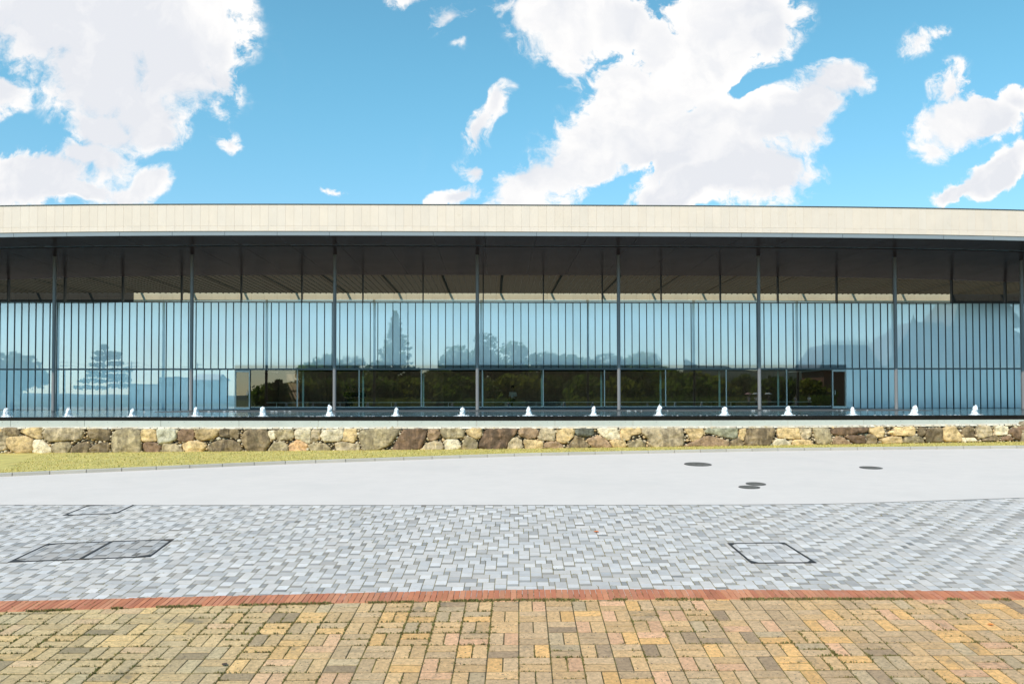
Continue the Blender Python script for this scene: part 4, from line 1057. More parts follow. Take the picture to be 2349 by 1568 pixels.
def person(label, loc, rot, seated, top, bottom, hold=False, group=None, seat_h=.43):
    t = thing('person', label, 'person', loc, group); t.rotation_euler.z = rot       # faces local -Y
    hip = seat_h + .09 if seated else .92
    sh = hip + .46; hd = sh + .27
    def leg(s, g=0.0):
        if seated: return [((s*.09, .0, hip), .095), ((s*.11, -.40, hip+.0), .07+g), ((s*.11, -.43, .10), .048+g)]
        return [((s*.09, 0, hip-.05), .10), ((s*.10, -.02 - .03*s, .50), .068+g), ((s*.11, .05*s, .10), .048+g)]
    kz = leg(1)[-1][0]
    def foot(s): k = leg(s)[-1][0]; return [(k, .045), ((k[0], k[1]+.02, .045), .042), ((k[0]+.02*s, k[1]-.15, .035), (.045, .028))]
    def arm(s, upto=3):
        if hold and s > 0: a = [((s*.185, 0, sh-.02), .052), ((s*.24, -.03, sh-.27), .042), ((s*.20, -.24, sh-.10), .033), ((s*.20, -.31, sh-.06), .028)]
        elif seated: a = [((s*.185, 0, sh-.02), .052), ((s*.23, -.02, sh-.28), .042), ((s*.13, -.24, sh-.32), .033), ((s*.10, -.31, sh-.33), .028)]
        else: a = [((s*.185, 0, sh-.02), .052), ((s*.235, .02, sh-.28), .042), ((s*.245, -.06, sh-.52), .033), ((s*.245, -.09, sh-.60), .028)]
        return a[:upto+1]
    spine = [((0, 0, hip), (.15, .10)), ((0, .01, hip+.18), (.13, .09)), ((0, .01, sh-.08), (.155, .095)), ((0, 0, sh+.02), (.07, .06)), ((0, -.01, sh+.09), (.048, .05)), ((0, -.02, hd-.09), (.065, .075)), ((0, -.025, hd), (.074, .09)), ((0, -.02, hd+.085), (.06, .07))]
    chains = [spine]
    for s in (-1, 1):
        chains.append([((0, 0, hip), .12)] + leg(s) + foot(s)[1:])
        chains.append([((0, .01, sh-.08), .14)] + arm(s))
        e = arm(s)[-1][0]; pr = arm(s)[-2][0]; d = (Vector(e)-Vector(pr)).normalized(); q = d.cross(Vector((0,0,1))).normalized() if abs(d.z) < .95 else Vector((0,1,0))
        for k in range(4):
            b = Vector(e) + d*.03 + q*(.024*(k-1.5)/1.5); chains.append([(e, .028), (tuple(b), .011), (tuple(b + d*.035 + Vector((0,0,-.008))), .009), (tuple(b + d*(.055 + .008*(k in (1,2))) + Vector((0,0,-.024))), .007)])
        th = Vector(e) - q*.03; chains.append([(e, .028), (tuple(th + d*.015), .011), (tuple(th + d*.05), .009)])
    chains.append([((0, -.025, hd), .08), ((0, -.115, hd-.012), .014)])           # nose
    skinned('body', chains, m_skin, t, loc)
    ex = .014
    skinned('shirt', [[((0, 0, hip-.01), (.165, .115)), ((0, .01, hip+.18), (.15, .105)), ((0, .01, sh-.07), (.172, .112)), ((0, .0, sh+.015), (.085, .075))]] +
            [[((0, .01, sh-.07), .16)] + [(p, r+ex) for p, r in arm(s, 1)] for s in (-1, 1)], top, t, loc)
    skinned('trousers', [[((0, 0, hip+.06), (.155, .112)), ((0, 0, hip-.01), (.16, .115))]] + [[((0, 0, hip-.01), .14)] + [(p, r+ex+.006) for p, r in leg(s)] for s in (-1, 1)], bottom, t, loc)
    mb = MB(); vs = []; fs = []
    for i in range(9):
        ph = math.pi*.64*i/8
        for k in range(16):
            a = 6.283*k/16; fr = max(0, -math.sin(a)); cut = 1 - .42*fr*(i/8)
            r = .107*math.sin(ph*cut + .02); vs.append((r*math.cos(a)*.93, -.01 + r*math.sin(a)*1.04, hd + .03 + .112*math.cos(ph*cut)))
    fs = [(i*16+k, i*16+(k+1)%16, (i+1)*16+(k+1)%16, (i+1)*16+k) for i in range(8) for k in range(16)]
    mb.add(vs, fs); mb.add([(0, -.01, hd+.142)], []); h = mb.build('hair', m_hair, None, True); h.parent = t; h.location = (0,0,0)
    mb = MB()
    for s in (-1, 1): mb.lathe([(.001,-.008),(.010,0),(.001,.008)], s*.03, -.098, hd+.005, 8)
    f = mb.build('eyes', m_hair, None); f.parent = t
    mb = MB()
    for s in (-1, 1):
        k = leg(s)[-1][0]; mb.tube([(k[0], k[1]+.05, .035), (k[0]+.005*s, k[1]-.05, .04), (k[0]+.02*s, k[1]-.19, .028)], [.045, .05, .03], 10)
    sh_ = mb.build('shoes', m_dark, None, True); sh_.parent = t
    return t
zf = E(-.56)
px = at_Y(1176, 925, 48.9).x
person('woman in a white shirt and dark trousers seated on the lobby bench', (px, 48.93, zf), R(-25), True, m_white, m_dark)
for k, (pp, rz, dh) in enumerate(((797, 30, 0), (811, -40, .05), (828, 20, .04))):
    x = at_Y(pp, 925, 48.9).x
    person(['dark seated visitor leaning in at the left end of the lobby group', 'dark seated visitor in the middle of the lobby group', 'dark seated visitor at the right of the group, beside a glass fin'][k], (x, 48.95, zf), R(rz), True, m_dark, m_dark, group='seated visitors seen dark behind the lobby glass', seat_h=.43)

# ------------------------------------------------------------------ behind the camera: what the glass mirrors
GZ = E(-1.25)
mb = MB(); mb.add([(-3000,-3000,E(-3.9)),(3000,-3000,E(-3.9)),(3000,3000,E(-3.9)),(-3000,3000,E(-3.9))], [(0,1,2,3)]); tag(mb.build('ground', m_ground), kind='structure')
mb = MB(); vs = []
ys = [-9, -16, -40, -90, -200, -420]; zs_ = [E(-3.85), GZ-.05, GZ, GZ+.3, GZ+.6, GZ+.9]
for y, z in zip(ys, zs_): vs += [(-400, y, z), (400, y, z)]
mb.add(vs, [(2*i, 2*i+2, 2*i+3, 2*i+1) for i in range(len(ys)-1)]); tag(mb.build('garden_lawn', m_lawn), kind='structure')
m_path = pm('garden_path_gravel', (.50,.46,.40), .95, .1, 1)
mb = MB(); mb.add([(24,-19,GZ+.02),(110,-22,GZ+.02),(110,-27,GZ+.04),(24,-25,GZ+.03)], [(0,3,2,1)]); tag(mb.build('garden_path', m_path), kind='structure')
def mirror(px, py, Y):                       # point behind the camera whose reflection shows at px, py
    p = at_Y(px, py, 2*GY - Y); return Vector((p.x, Y, p.z))
leafmats = [foliage('leaf_dark', (.035,.055,.020)), foliage('leaf_mid', (.055,.085,.025)), foliage('leaf_olive', (.085,.10,.030)), foliage('needles', (.030,.050,.026))]
m_bark = pm('bark', (.09,.065,.045), .9, .3, 3, .5, 12)
def crown_quads(mb, c, rad, n, size, r):
    for _ in range(n):
        while True:
            v = Vector((r.uniform(-1,1), r.uniform(-1,1), r.uniform(-1,1)))
            if v.length <= 1 and v.length > .35 + .4*r.random()*.5: break
        p = Vector((c[0]+v.x*rad[0], c[1]+v.y*rad[1], c[2]+v.z*rad[2])); s_ = size*r.uniform(.5, 1.3)
        a = Vector((r.gauss(0,1), r.gauss(0,1), r.gauss(0,1))).normalized(); b = a.orthogonal().normalized(); q = a.cross(b)
        mb.add([p + b*s_, p + q*s_*.6, p - b*s_, p - q*s_*.6], [(0,1,2,3)])
def trunk(mb, base, top, r0, lean=0, limbs=(), r=None):
    b = Vector(base); t = Vector(top); pts = [b.lerp(t, i/6) + Vector((math.sin(i*1.3)*lean, math.cos(i*1.7)*lean, 0)) for i in range(7)]
    mb.tube(pts, [r0*(1.15 - .95*i/6) for i in range(7)], 9)
    for l in limbs:
        s0 = b.lerp(t, l[0]); e = Vector(l[1]); mid = s0.lerp(e, .5) + Vector((0, 0, (e-s0).length*.10))
        mb.tube([s0, mid, e], [r0*.42, r0*.28, r0*.08], 7)
def broadleaf(px, py, Y, width, mat, label, seed, n=2600, group=None, low=.40):
    r = random.Random(seed); top = mirror(px, py, Y); H = top.z - GZ; base = Vector((top.x, Y, GZ))
    t = thing('broadleaf_tree', label, 'tree', base, group); lobes = []
    for k in range(13):
        a = r.uniform(0, 6.283); q = r.uniform(.1, 1); rr = width*.5*(.30 + .22*r.random())
        zc = GZ + H*(low + (.92-low)*r.random()*(1 - .5*q)); d = width*.5*.68*q
        lobes.append(((base.x + d*math.cos(a), base.y + d*math.sin(a), min(zc, top.z - rr*.8)), (rr, rr, rr*.78)))
    lobes.append(((base.x, base.y, top.z - width*.14), (width*.22, width*.22, width*.14)))
    mb = MB(); trunk(mb, base, (base.x, base.y, GZ + H*.75), .05*H**.9*.6, .05, [(.45 + .25*r.random(), l[0]) for l in lobes[:7]]); mb.build('trunk', m_bark, t)
    mb = MB()
    for c, rad in lobes: crown_quads(mb, c, rad, n//14, .028*width + .10, r)
    mb.build('crown', mat, t)
def conifer(px, py, Y, width, label, seed):
    r = random.Random(seed); top = mirror(px, py, Y); H = top.z - GZ; base = Vector((top.x, Y, GZ)); t = thing('conifer_tree', label, 'tree', base)
    mb = MB(); trunk(mb, base, (base.x, base.y, top.z - .3), .32, .02); tips = []
    m2 = MB(); lv = 34
    for i in range(lv):
        q = i/lv; z = GZ + H*(.10 + .9*q); rad = width*.62*(1-q)**.8*(.8 + .35*r.random()) + .12
        for k in range(9):
            a = r.uniform(0, 6.283); L = rad*r.uniform(.6, 1.12); e = Vector((base.x + L*math.cos(a), base.y + L*math.sin(a), z - L*.12 + .3*L))
            if i % 4 == 0 and k % 3 == 0: mb.tube([(base.x, base.y, z), e], [.06*(1-q)+.015, .01], 5)
            for _ in range(13):
                f = math.sqrt(r.random()); p = Vector((base.x, base.y, z)).lerp(e, f); crown_quads(m2, p, (.34, .34, .26), 1, .34 + .12*(1-q), r)
    mb.build('trunk', m_bark, t); m2.build('crown', leafmats[1], t)
def pine(px, py, Y, width, label, seed, tiers=8):
    r = random.Random(seed); top = mirror(px, py, Y); H = top.z - GZ; base = Vector((top.x, Y, GZ)); t = thing('pine_tree', label, 'tree', base)
    pads = []
    for i in range(tiers):
        q = i/(tiers-1); z = GZ + H*(.34 + .62*q); w = width*.5*(1.05 - .78*q)
        for s_ in ((-1, 1) if i < tiers-1 else (0,)):
            d = w*r.uniform(.45, .75)*s_; rr = w*r.uniform(.42, .62) + .25; pads.append(((base.x + d, Y + r.uniform(-.4, .4)*w, z + r.uniform(-.15, .15)*H/tiers), (rr, rr, .10*H/tiers*3.2)))
    mb = MB(); trunk(mb, base, (base.x + .1, Y, top.z - .3), .24, .14, [(min(.95, (c[2]-GZ)/H*.95), c) for c, _ in pads]); mb.build('trunk', m_bark, t)
    mb = MB()
    for c, rad in pads: crown_quads(mb, c, rad, 210, .20, r)
    mb.build('crown', leafmats[3], t)
conifer(905, 712, -62, 8.4, 'tall pointed conifer mirrored in the glass between the third and fourth columns', 11)
pine(243, 790, -30, 7.0, 'tiered pine mirrored in the glass between the first and second columns', 12)
pine(640, 870, -42, 6.0, 'small spreading pine mirrored in the dark window right of the left door', 13, 5)
broadleaf(30, 806, -26, 11, leafmats[0], 'wide-spreading tree mirrored at the far left of the glass', 21)
broadleaf(745, 812, -70, 13, leafmats[1], 'dome-shaped tree mirrored behind the third column', 22, 3400)
broadleaf(805, 815, -74, 9, leafmats[0], 'round tree mirrored just right of the third column', 23)
broadleaf(862, 824, -58, 7, leafmats[1], 'small tree mirrored at the left foot of the tall conifer', 24)
broadleaf(945, 840, -58, 7, leafmats[0], 'small tree mirrored at the right foot of the tall conifer', 25)
broadleaf(1050, 790, -66, 10, leafmats[1], 'tree mirrored just left of the fourth column', 26)
broadleaf(1112, 764, -70, 11, leafmats[0], 'highest broad tree mirrored behind the fourth column', 27, 3400)
broadleaf(1178, 782, -68, 11, leafmats[1], 'broad tree mirrored above the seated woman', 28, 3000)
rowP = [(1250,806),(1305,812),(1350,818),(1395,808),(1445,820),(1476,806),(1000,846),(1530,846),(1590,850)]
rl = ['above the long bench','right of the seated woman','left of the fifth column','just left of the fifth column','right behind the fifth column','just right of the fifth column','low between conifer and fourth column','midway between fifth and sixth columns','left of the sixth column']
for k, (a, b) in enumerate(rowP):
    broadleaf(a, b, -60 - 6*(k % 3), 11.5 + (k % 3)*1.8, leafmats[k % 3], f'bushy garden tree mirrored {rl[k]}', 40+k, 2800, 'row of garden trees mirrored in the glass')
lowP = [(610,880,8),(700,868,8),(770,866,9),(850,860,9),(930,862,9),(1010,858,10),(1090,862,10),(1170,858,10),(1260,860,9),(1340,858,10),(1420,862,9),(1500,866,9),(1570,862,9),(1640,866,8),(1710,858,8),(1780,862,8),(1850,868,8)]
for k, (a, b, w) in enumerate(lowP):
    broadleaf(a, b, -44 - 4*(k % 3), w*1.3, leafmats[(k+1) % 3], f'{["dark","mid green","olive"][(k+1)%3]} shrub-like tree, number {k+1} from the left, mirrored in the dark lobby windows'.replace(f'number {k+1}', (words+['seventeenth'])[k]), 70+k, 2300, 'low trees mirrored in the lobby windows', .16)
for k, (a, b, w, hh) in enumerate([(900,908,16,1.6),(1120,910,14,1.5),(1400,908,18,1.7),(1560,906,16,1.8),(1690,906,12,1.7),(1865,903,9,1.9)]):
    p = mirror(a, b, -28); t = thing('clipped_hedge', f'{words[k]} rounded green hedge from the left, mirrored low in the lobby windows', 'hedge', (p.x, -28, GZ), 'clipped hedges on the garden lawn')
    r = random.Random(300+k); mb = MB()
    for q in range(6): crown_quads(mb, (p.x + (q-2.5)/5*w*.5, -28, GZ + hh*.35), (w*.13, 1.6, hh*.62), 420, .13, r)
    mb.build('foliage', [leafmats[2], leafmats[1]][k % 2], t)
    mb = MB()
    for q in range(5): x = p.x + (q-2)/4*w*.45; mb.tube([(x, -28, GZ-.05), (x+.05, -28, GZ+hh*.5)], [.06, .03], 6)
    mb.build('stems', m_bark, t)
# hills far off
mb = MB(); vs = []; nn = 90
for i in range(nn+1):
    x = -500 + 1100*i/nn; h = 26 + 22*mnoise.noise((x*.006, 1, 0)) + 7*mnoise.noise((x*.03, 2, 0)); h = max(h, 5) * (1.5 if x > 170 else .18)
    vs += [(x, -520, E(-3)), (x, -560, E(h*.6)), (x, -620, E(h))]
mb.add(vs, [f for i in range(nn) for f in ((3*i, 3*i+1, 3*i+4, 3*i+3), (3*i+1, 3*i+2, 3*i+5, 3*i+4))]); tag(mb.build('hills', pm('hill_woods', (.06,.085,.06), .95, .3, .05)), kind='structure')
# old brick hall with slate roofs, mirrored on the right
m_hbrick = pm('hall_brick', (.33,.16,.10), .85, .15, 3); m_hstone = pm('hall_stone', (.55,.52,.46), .8, .08, 2); m_slate = pm('slate', (.13,.14,.15), .6, .2, 4)
HY = -46
def hx(px): return mirror(px, 800, HY).x
def hz(py): return mirror(2000, py, HY).z
hall = thing('brick_hall', 'old brick hall with steep slate roofs mirrored in the glass at the right', 'building', (hx(2150), HY-12, GZ))
mb = MB(); zc = hz(842)
mb.box(hx(1905), hx(2060), HY-14, HY-4, GZ, zc); mb.box(hx(2040), hx(2480), HY-22, HY, GZ, hz(838)); mb.build('wall', m_hbrick, hall)
def hip(mb, x0, x1, y0, y1, z0, z1, ix, iy):
    mb.add([(x0,y0,z0),(x1,y0,z0),(x1,y1,z0),(x0,y1,z0),(x0+ix,y0+iy,z1),(x1-ix,y0+iy,z1),(x1-ix,y1-iy,z1),(x0+ix,y1-iy,z1)], [(0,1,5,4),(1,2,6,5),(2,3,7,6),(3,0,4,7),(4,5,6,7)])
mb = MB(); hip(mb, hx(1895), hx(2050), HY-15, HY-3, zc+.05, hz(785), 2.2, 2.4); rf = mb.build('wing_roof', m_slate, hall)
mb = MB()
for i in range(26):
    x = hx(1930) + (hx(2025)-hx(1930))*i/25; mb.box(x-.04, x+.04, HY-5.5, HY-5.42, hz(785)+.02, hz(774) + (.5 if i % 6 == 0 else 0))
mb.box(hx(1930), hx(2025), HY-5.49, HY-5.43, hz(781), hz(780)); mb.build('ridge_cresting', m_slate, rf)
mb = MB(); hip(mb, hx(2030), hx(2490), HY-23, HY+.8, hz(838)+.02, hz(727), 9.2, 9.5); r2 = mb.build('main_roof', m_slate, hall)
mb = MB(); hip(mb, hx(2225), hx(2420), HY-18, HY-6, hz(727)-1.0, hz(668), 3.0, 3.0); mb.build('upper_roof', m_slate, hall)
mb = MB(); x = hx(2160); mb.tube([(x, HY-9, hz(729)), (x, HY-9, hz(722)), (x, HY-9, hz(717)), (x, HY-9, hz(708))], [.35, .45, .2, .04], 10); mb.build('finial', m_slate, r2)
mb = MB(); mb.box(hx(2036), hx(2484), HY-22.4, HY+.4, hz(846), hz(838)-.05); mb.box(hx(1900), hx(2038), HY-14.4, HY-3.6, hz(848), zc-.03); mb.build('cornice', m_hstone, hall)
for k in range(7):
    xw = hx(2085 + 58*k); mb = MB(); zb_, zt_ = GZ + 1.0, hz(878)
    pts = [(xw-.9, zb_), (xw+.9, zb_)] + [(xw + .9*math.cos(a), zt_ + .9*math.sin(a)) for a in np.linspace(0, math.pi, 9)]
    n = len(pts); out = [(xw + (a-xw)*1.35, zb_-.3 + (b-zb_+.3)*1.05) for a, b in pts]
    mb.add([(a, HY+.06, b) for a, b in pts] + [(a, HY+.16, b) for a, b in out] + [(a, HY+.16, b) for a, b in pts] + [(a, HY+.01, b) for a, b in out], [(n+i, n+(i+1)%n, 2*n+(i+1)%n, 2*n+i) for i in range(n)] + [(3*n+i, 3*n+(i+1)%n, n+(i+1)%n, n+i) for i in range(n)])
    wn = mb.build('window', m_hstone, hall); mb = MB(); mb.add([(a, HY+.05, b) for a, b in pts], [tuple(range(n))]); mb.build('pane', m_granite, wn)
# houses and poles on the left
m_house = pm('house_wall', (.80,.80,.80), .8, .05)
for k, (a, b, py, lab) in enumerate([(372, 418, 868, 'flat grey house mirrored just left of the second column'), (455, 505, 872, 'gabled house mirrored right of the second column'), (300, 345, 884, 'low house mirrored right of the tiered pine')]):
    Y = -110; x0, x1 = mirror(a, 880, Y).x, mirror(b, 880, Y).x; z1 = mirror(a, py, Y).z; t = thing('house', lab, 'house', ((x0+x1)/2, Y, GZ), 'small houses mirrored at the left')
    mb = MB(); mb.box(x0, x1, Y-5, Y+3, GZ, z1); mb.build('wall', m_house, t)
    mb = MB(); xm = (x0+x1)/2
    if k == 1: mb.add([(x0-.4,Y-5.4,z1+.01),(x1+.4,Y-5.4,z1+.01),(x1+.4,Y+3.4,z1+.01),(x0-.4,Y+3.4,z1+.01),(x0-.4,Y-1,z1+1.6),(x1+.4,Y-1,z1+1.6)], [(0,1,5,4),(2,3,4,5),(3,0,4),(1,2,5),(3,2,1,0)])
    else: mb.box(x0-.3, x1+.3, Y-5.3, Y+3.3, z1+.01, z1+.35)
    mb.build('roof', m_slate, t)
    for q in range(2):
        xx = x0 + (x1-x0)*(.3 + .4*q); mb = MB(); mb.box(xx-.5, xx+.5, Y+3.003, Y+3.05, z1-1.9, z1-.8); w_ = mb.build('window', m_alu, t)
        mb = MB(); mb.box(xx-.42, xx+.42, Y+3.052, Y+3.06, z1-1.82, z1-.88); mb.build('pane', m_granite, w_)
for k, (px, py) in enumerate([(302, 828), (456, 832), (145, 826)]):
    p = mirror(px, py, -80); t = thing('utility_pole', ['utility pole mirrored right of the tiered pine', 'utility pole mirrored just right of the second column', 'utility pole mirrored just right of the first column'][k], 'utility pole', (p.x, -80, GZ), 'utility poles mirrored at the left')
    mb = MB(); mb.tube([(p.x, -80, GZ), (p.x, -80, p.z)], [.17, .10], 9); mb.build('mast', m_column, t)
    for q in range(2): mb = MB(); mb.box(p.x-.9, p.x+.9, -80.25, -80.15, p.z-.5-.7*q, p.z-.4-.7*q); mb.build('crossarm', m_column, t)
p0, p1, p2 = (mirror(a, b, -80) for a, b in ((145,829),(302,831),(456,835)))
mb = MB()
for h in (0, -.7):
    for a, b in ((p0, p1), (p1, p2)):
        pts = [a.lerp(b, i/10) + Vector((.6, -.2, h - .9*4*(i/10)*(1-i/10))) for i in range(11)]; mb.tube(pts, [.025]*11, 4)
tag(mb.build('power_cable', m_mullion), 'power cables strung between the mirrored utility poles', 'cable')
# strollers with parasols in the garden
def parasol(x, y, z, mat, lab):
    t = thing('parasol', lab, 'parasol', (x, y, z), 'open parasols in the garden'); mb = MB(); n = 8; R0 = .52
    vs = [(x, y, z+1.02)]
    for ring, (rr, hh) in enumerate(((.2, .98), (.4, .88), (R0, .78))):
        for k in range(16): a = 6.283*k/16; s_ = 1 if k % 2 == 0 else .94; vs.append((x + rr*s_*math.cos(a), y + rr*s_*math.sin(a), z + hh))
    fs = [(0, 1+k, 1+(k+1)%16) for k in range(16)] + [(1+r*16+k, 1+(r+1)*16+k, 1+(r+1)*16+(k+1)%16, 1+r*16+(k+1)%16) for r in range(2) for k in range(16)]
    mb.add(vs, fs); mb.build('canopy', mat, t); mb = MB(); mb.tube([(x, y, z), (x, y, z+1.06)], [.009, .006], 8); mb.build('shaft', m_mullion, t)
folk = [(1716, 'person in grey under a red and white parasol, mirrored left of the sixth column', m_grey, m_dark, m_pink, 'red and white parasol mirrored left of the sixth column'),
        (1733, 'person in white under a white parasol, mirrored close to the sixth column', m_white, m_dark, m_white, 'white parasol mirrored close beside the sixth column'),
        (1762, 'person in black under a white parasol, mirrored right of the sixth column', m_dark, m_dark, m_white, 'white parasol held by the person in black, mirrored right of the sixth column')]
for k, (px, lab, tp, bt, pmk, pl2) in enumerate(folk):
    p = mirror(px, 920, -23.0 - 1.2*(k == 0)); person(lab, (p.x, p.y, GZ+.03), R(180), False, tp, bt, hold=True)
    hd_ = Vector((p.x - .20, p.y + .33, GZ + .03 + 1.10)); parasol(hd_.x, hd_.y, hd_.z - .02, pmk, pl2)
for px, lab, tp in ((1820, 'person in pale clothes walking without parasol, mirrored left of the right door', m_grey), (1851, 'person in white blouse walking, mirrored beside the right door', m_white)):
    p = mirror(px, 920, -24); person(lab, (p.x, p.y, GZ+.03), R(160), False, tp, m_grey if tp is m_grey else m_dark)

# ------------------------------------------------------------------ light
EL, AZ = 47.0, 210.0                        # sun elevation; azimuth clockwise from +Y
sd = Vector((math.sin(R(AZ))*math.cos(R(EL)), math.cos(R(AZ))*math.cos(R(EL)), math.sin(R(EL))))
sun_d = bpy.data.lights.new('sun', 'SUN'); sun_d.energy = 3.5; sun_d.angle = R(.53); sun_d.color = (1.0, .915, .80)
sun = bpy.data.objects.new('sun', sun_d); COL.objects.link(sun); sun.rotation_euler = (-sd).to_track_quat('-Z', 'Y').to_euler(); sun.location = (0, -20, 60)

world = bpy.data.worlds.new('World'); scene.world = world; world.use_nodes = True
nt = world.node_tree; nt.nodes.clear(); lk = nt.links
wo = nt.nodes.new('ShaderNodeOutputWorld'); bg = nt.nodes.new('ShaderNodeBackground'); lk.new(bg.outputs[0], wo.inputs[0])
BGS = .12; bg.inputs['Strength'].default_value = BGS
sky = nt.nodes.new('ShaderNodeTexSky'); sky.sky_type = 'NISHITA'; sky.sun_disc = False; sky.sun_elevation = R(EL); sky.sun_rotation = R(AZ)
sky.air_density = 1.0; sky.dust_density = .3; sky.ozone_density = 1.0
tc = nt.nodes.new('ShaderNodeTexCoord'); D = tc.outputs['Generated']
sep = nt.nodes.new('ShaderNodeSeparateXYZ'); lk.new(D, sep.inputs[0])
yab = math_(nt, 'MAXIMUM', math_(nt, 'ABSOLUTE', sep.outputs[1]), .04)
front = math_(nt, 'GREATER_THAN', sep.outputs[1], 0.0)
cu = math_(nt, 'DIVIDE', sep.outputs[0], yab); cv_ = math_(nt, 'DIVIDE', sep.outputs[2], yab)
cmb = nt.nodes.new('ShaderNodeCombineXYZ'); lk.new(cu, cmb.inputs[0]); lk.new(cv_, cmb.inputs[1]); lk.new(math_(nt, 'MULTIPLY', front, 7.0), cmb.inputs[2])
UV = cmb.outputs[0]
# domain warp
def noisev(vec, scale, detail, rough):
    n = nt.nodes.new('ShaderNodeTexNoise'); n.inputs['Scale'].default_value = scale; n.inputs['Detail'].default_value = detail; n.inputs['Roughness'].default_value = rough
    lk.new(vec, n.inputs['Vector']); return n
def vmath(op, a, b=None, s_=None):
    m = nt.nodes.new('ShaderNodeVectorMath'); m.operation = op; lk.new(a, m.inputs[0])
    if b is not None:
        if hasattr(b, 'is_output'): lk.new(b, m.inputs[1])
        else: m.inputs[1].default_value = b
    if s_ is not None: m.inputs['Scale'].default_value = s_
    return m.outputs[0]
w1 = vmath('SCALE', vmath('SUBTRACT', noisev(UV, 5.0, 3, .5).outputs['Color'], (.5,.5,.5)), s_=.10)
w2 = vmath('SCALE', vmath('SUBTRACT', noisev(UV, 17.0, 4, .55).outputs['Color'], (.5,.5,.5)), s_=.045)
WV = vmath('ADD', vmath('ADD', UV, w1), w2)
flat = vmath('MULTIPLY', WV, (1, 1, 0))
CLOUDS = [ # (x, y, rx, ry, tilt, weight) in photograph units; tilt counter-clockwise
 (230,50,300,150,0,1),(90,-20,300,150,0,1),(400,160,130,120,0,1),(330,265,105,75,-15,1),(240,310,95,62,-30,1),(450,70,90,115,0,1),(220,180,140,130,0,1),(335,318,62,32,0,0.9),(500,150,40,60,0,0.8),
 (70,425,190,70,0,1),(215,375,75,42,0,1),(25,395,110,48,0,1),(190,458,90,22,0,1),(345,442,48,30,20,1),(300,460,45,16,0,1),(-10,218,50,46,0,0.9),(255,395,45,40,0,0.8),
 (1025,42,52,36,25,0.66),(945,-2,42,20,0,0.594),(1138,262,24,50,-28,0.66),(1105,315,26,46,-32,0.66),(1075,385,30,22,-20,0.66),(1045,440,58,20,14,0.66),(890,462,46,11,0,0.594),(757,420,22,12,0,0.396),(522,330,20,34,20,0.55),(1060,135,18,14,0,0.33),
 (1265,40,120,95,0,1),(1165,30,50,50,0,0.528),(1300,110,45,70,0,0.75),(1430,30,100,60,0,0.85),
 (1680,30,150,100,0,1),(1620,110,150,110,25,1),(1480,240,180,90,35,1),(1430,190,95,80,40,1),(1530,100,80,90,20,1),(1340,345,140,80,40,1),(1210,415,115,58,32,1),(1530,330,150,105,20,1),(1640,300,140,100,0,1),(1775,265,95,78,25,1),(1720,390,140,80,0,1),(1580,435,150,50,18,1),(1850,255,45,85,-18,1),(1905,178,55,36,12,1),(1770,55,50,65,0,0.8),
 (2180,255,110,66,20,1),(2182,170,46,52,0,0.66),(2260,245,80,56,0,1),(2115,330,45,42,30,0.594),(2335,212,48,26,-15,0.594),(2280,385,120,38,30,1),(2180,440,75,22,24,1),(2345,345,50,38,0,0.594),(2085,75,62,27,20,0.462),(2150,45,34,16,40,0.4356)]
HOLES = [(1385,432,60,26,36,.6),(1480,385,34,16,30,.5),(1735,205,60,34,15,.6)]
def blob(x, y, rx, ry, tilt):
    kk = 1.42 if rx > 62 else 1.75
    d = ray(x, y); m = nt.nodes.new('ShaderNodeMapping'); m.vector_type = 'TEXTURE'
    m.inputs['Location'].default_value = (d.x/d.y, d.z/d.y, 0); m.inputs['Rotation'].default_value = (0, 0, R(tilt)); m.inputs['Scale'].default_value = (rx/F*kk, ry/F*kk, 1)
    lk.new(flat, m.inputs['Vector']); g = nt.nodes.new('ShaderNodeTexGradient'); g.gradient_type = 'SPHERICAL'; lk.new(m.outputs[0], g.inputs[0]); return g.outputs['Fac']
acc = None
for (x, y, rx, ry, tl, s_) in CLOUDS:
    b = blob(x, y, rx, ry, tl); b = math_(nt, 'MULTIPLY', b, s_*1.15)
    acc = b if acc is None else math_(nt, 'SMOOTH_MAX', acc, b, .12)
for (x, y, rx, ry, tl, s_) in HOLES:
    if s_ <= 0: continue
    acc = math_(nt, 'SUBTRACT', acc, math_(nt, 'MULTIPLY', blob(x, y, rx, ry, tl), s_))
f1 = noisev(WV, 9.0, 12, .60).outputs['Fac']
f2 = noisev(WV, 38.0, 10, .66).outputs['Fac']
nz = math_(nt, 'ADD', math_(nt, 'MULTIPLY', math_(nt, 'SUBTRACT', f1, .5), 2.0), math_(nt, 'MULTIPLY', math_(nt, 'SUBTRACT', f2, .5), 1.5))
nz = math_(nt, 'MULTIPLY', nz, math_(nt, 'MULTIPLY', maprange(nt, acc, .07, .24), maprange(nt, acc, .40, .80, 1.0, .35)))
dens = math_(nt, 'ADD', acc, nz)
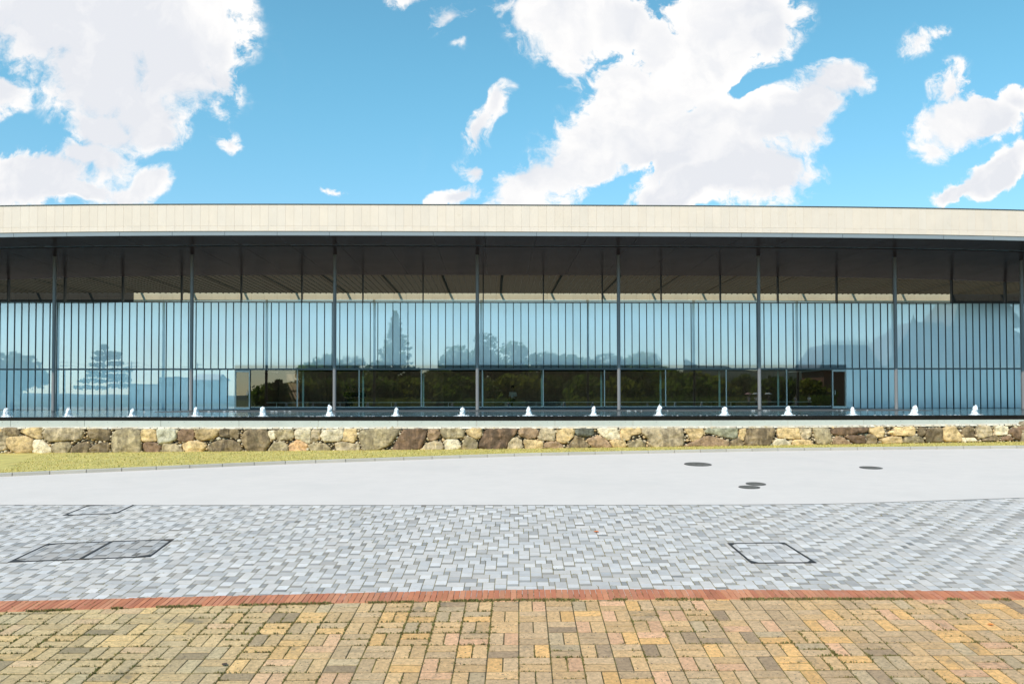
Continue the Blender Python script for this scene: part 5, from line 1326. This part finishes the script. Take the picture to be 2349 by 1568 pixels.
sw = maprange(nt, noisev(UV, 3.4, 3, .5).outputs['Fac'], .36, .62, .36, .68)
mr = nt.nodes.new('ShaderNodeMapRange'); mr.interpolation_type = 'SMOOTHSTEP'; lk.new(dens, mr.inputs[0]); mr.inputs[1].default_value = .10; lk.new(sw, mr.inputs[2]); a_front = mr.outputs[0]
backn = noisev(vmath('MULTIPLY', WV, (1, 1.6, 1)), 2.6, 10, .58).outputs['Fac']
a_back = maprange(nt, backn, .57, .74)
alpha = mixc(nt, front, a_back, a_front)
# cloud tone: sunlit white with soft grey-lilac hollows, relief from the slope of the billows towards the sun
f1s = noisev(vmath('ADD', WV, (-.014, .020, 0)), 9.0, 12, .60).outputs['Fac']
relief = maprange(nt, math_(nt, 'SUBTRACT', f1, f1s), -.10, .13)
g1 = noisev(WV, 4.6, 5, .5).outputs['Fac']
thick = maprange(nt, acc, .28, .70)
sh = math_(nt, 'MULTIPLY', maprange(nt, g1, .40, .62), thick)
sh = math_(nt, 'ADD', math_(nt, 'MULTIPLY', sh, .80), math_(nt, 'MULTIPLY', math_(nt, 'SUBTRACT', 1.0, relief), math_(nt, 'MULTIPLY', thick, .48)), None, True)
ccol = mixc(nt, sh, (7.6, 7.5, 7.4, 1), (5.95, 6.1, 6.45, 1))
up = maprange(nt, sep.outputs[2], 0.0, .42)
tint = mixc(nt, up, (.92, 1.06, 1.14, 1), (.88, 1.56, 1.43, 1))
skyc = mixc(nt, 1.0, sky.outputs[0], tint, 'MULTIPLY')
fin = mixc(nt, alpha, skyc, ccol)
lk.new(fin, bg.inputs['Color'])

scene.view_settings.view_transform = 'Standard'; scene.view_settings.look = 'None'; scene.view_settings.exposure = 0.2; scene.view_settings.gamma = 1.0
scene.cycles.use_denoising = True
scene.cycles.max_bounces = 8; scene.cycles.diffuse_bounces = 3; scene.cycles.glossy_bounces = 4; scene.cycles.transparent_max_bounces = 12; scene.cycles.transmission_bounces = 4
scene.cycles.sample_clamp_indirect = 6.0; scene.cycles.caustics_reflective = False; scene.cycles.caustics_refractive = False
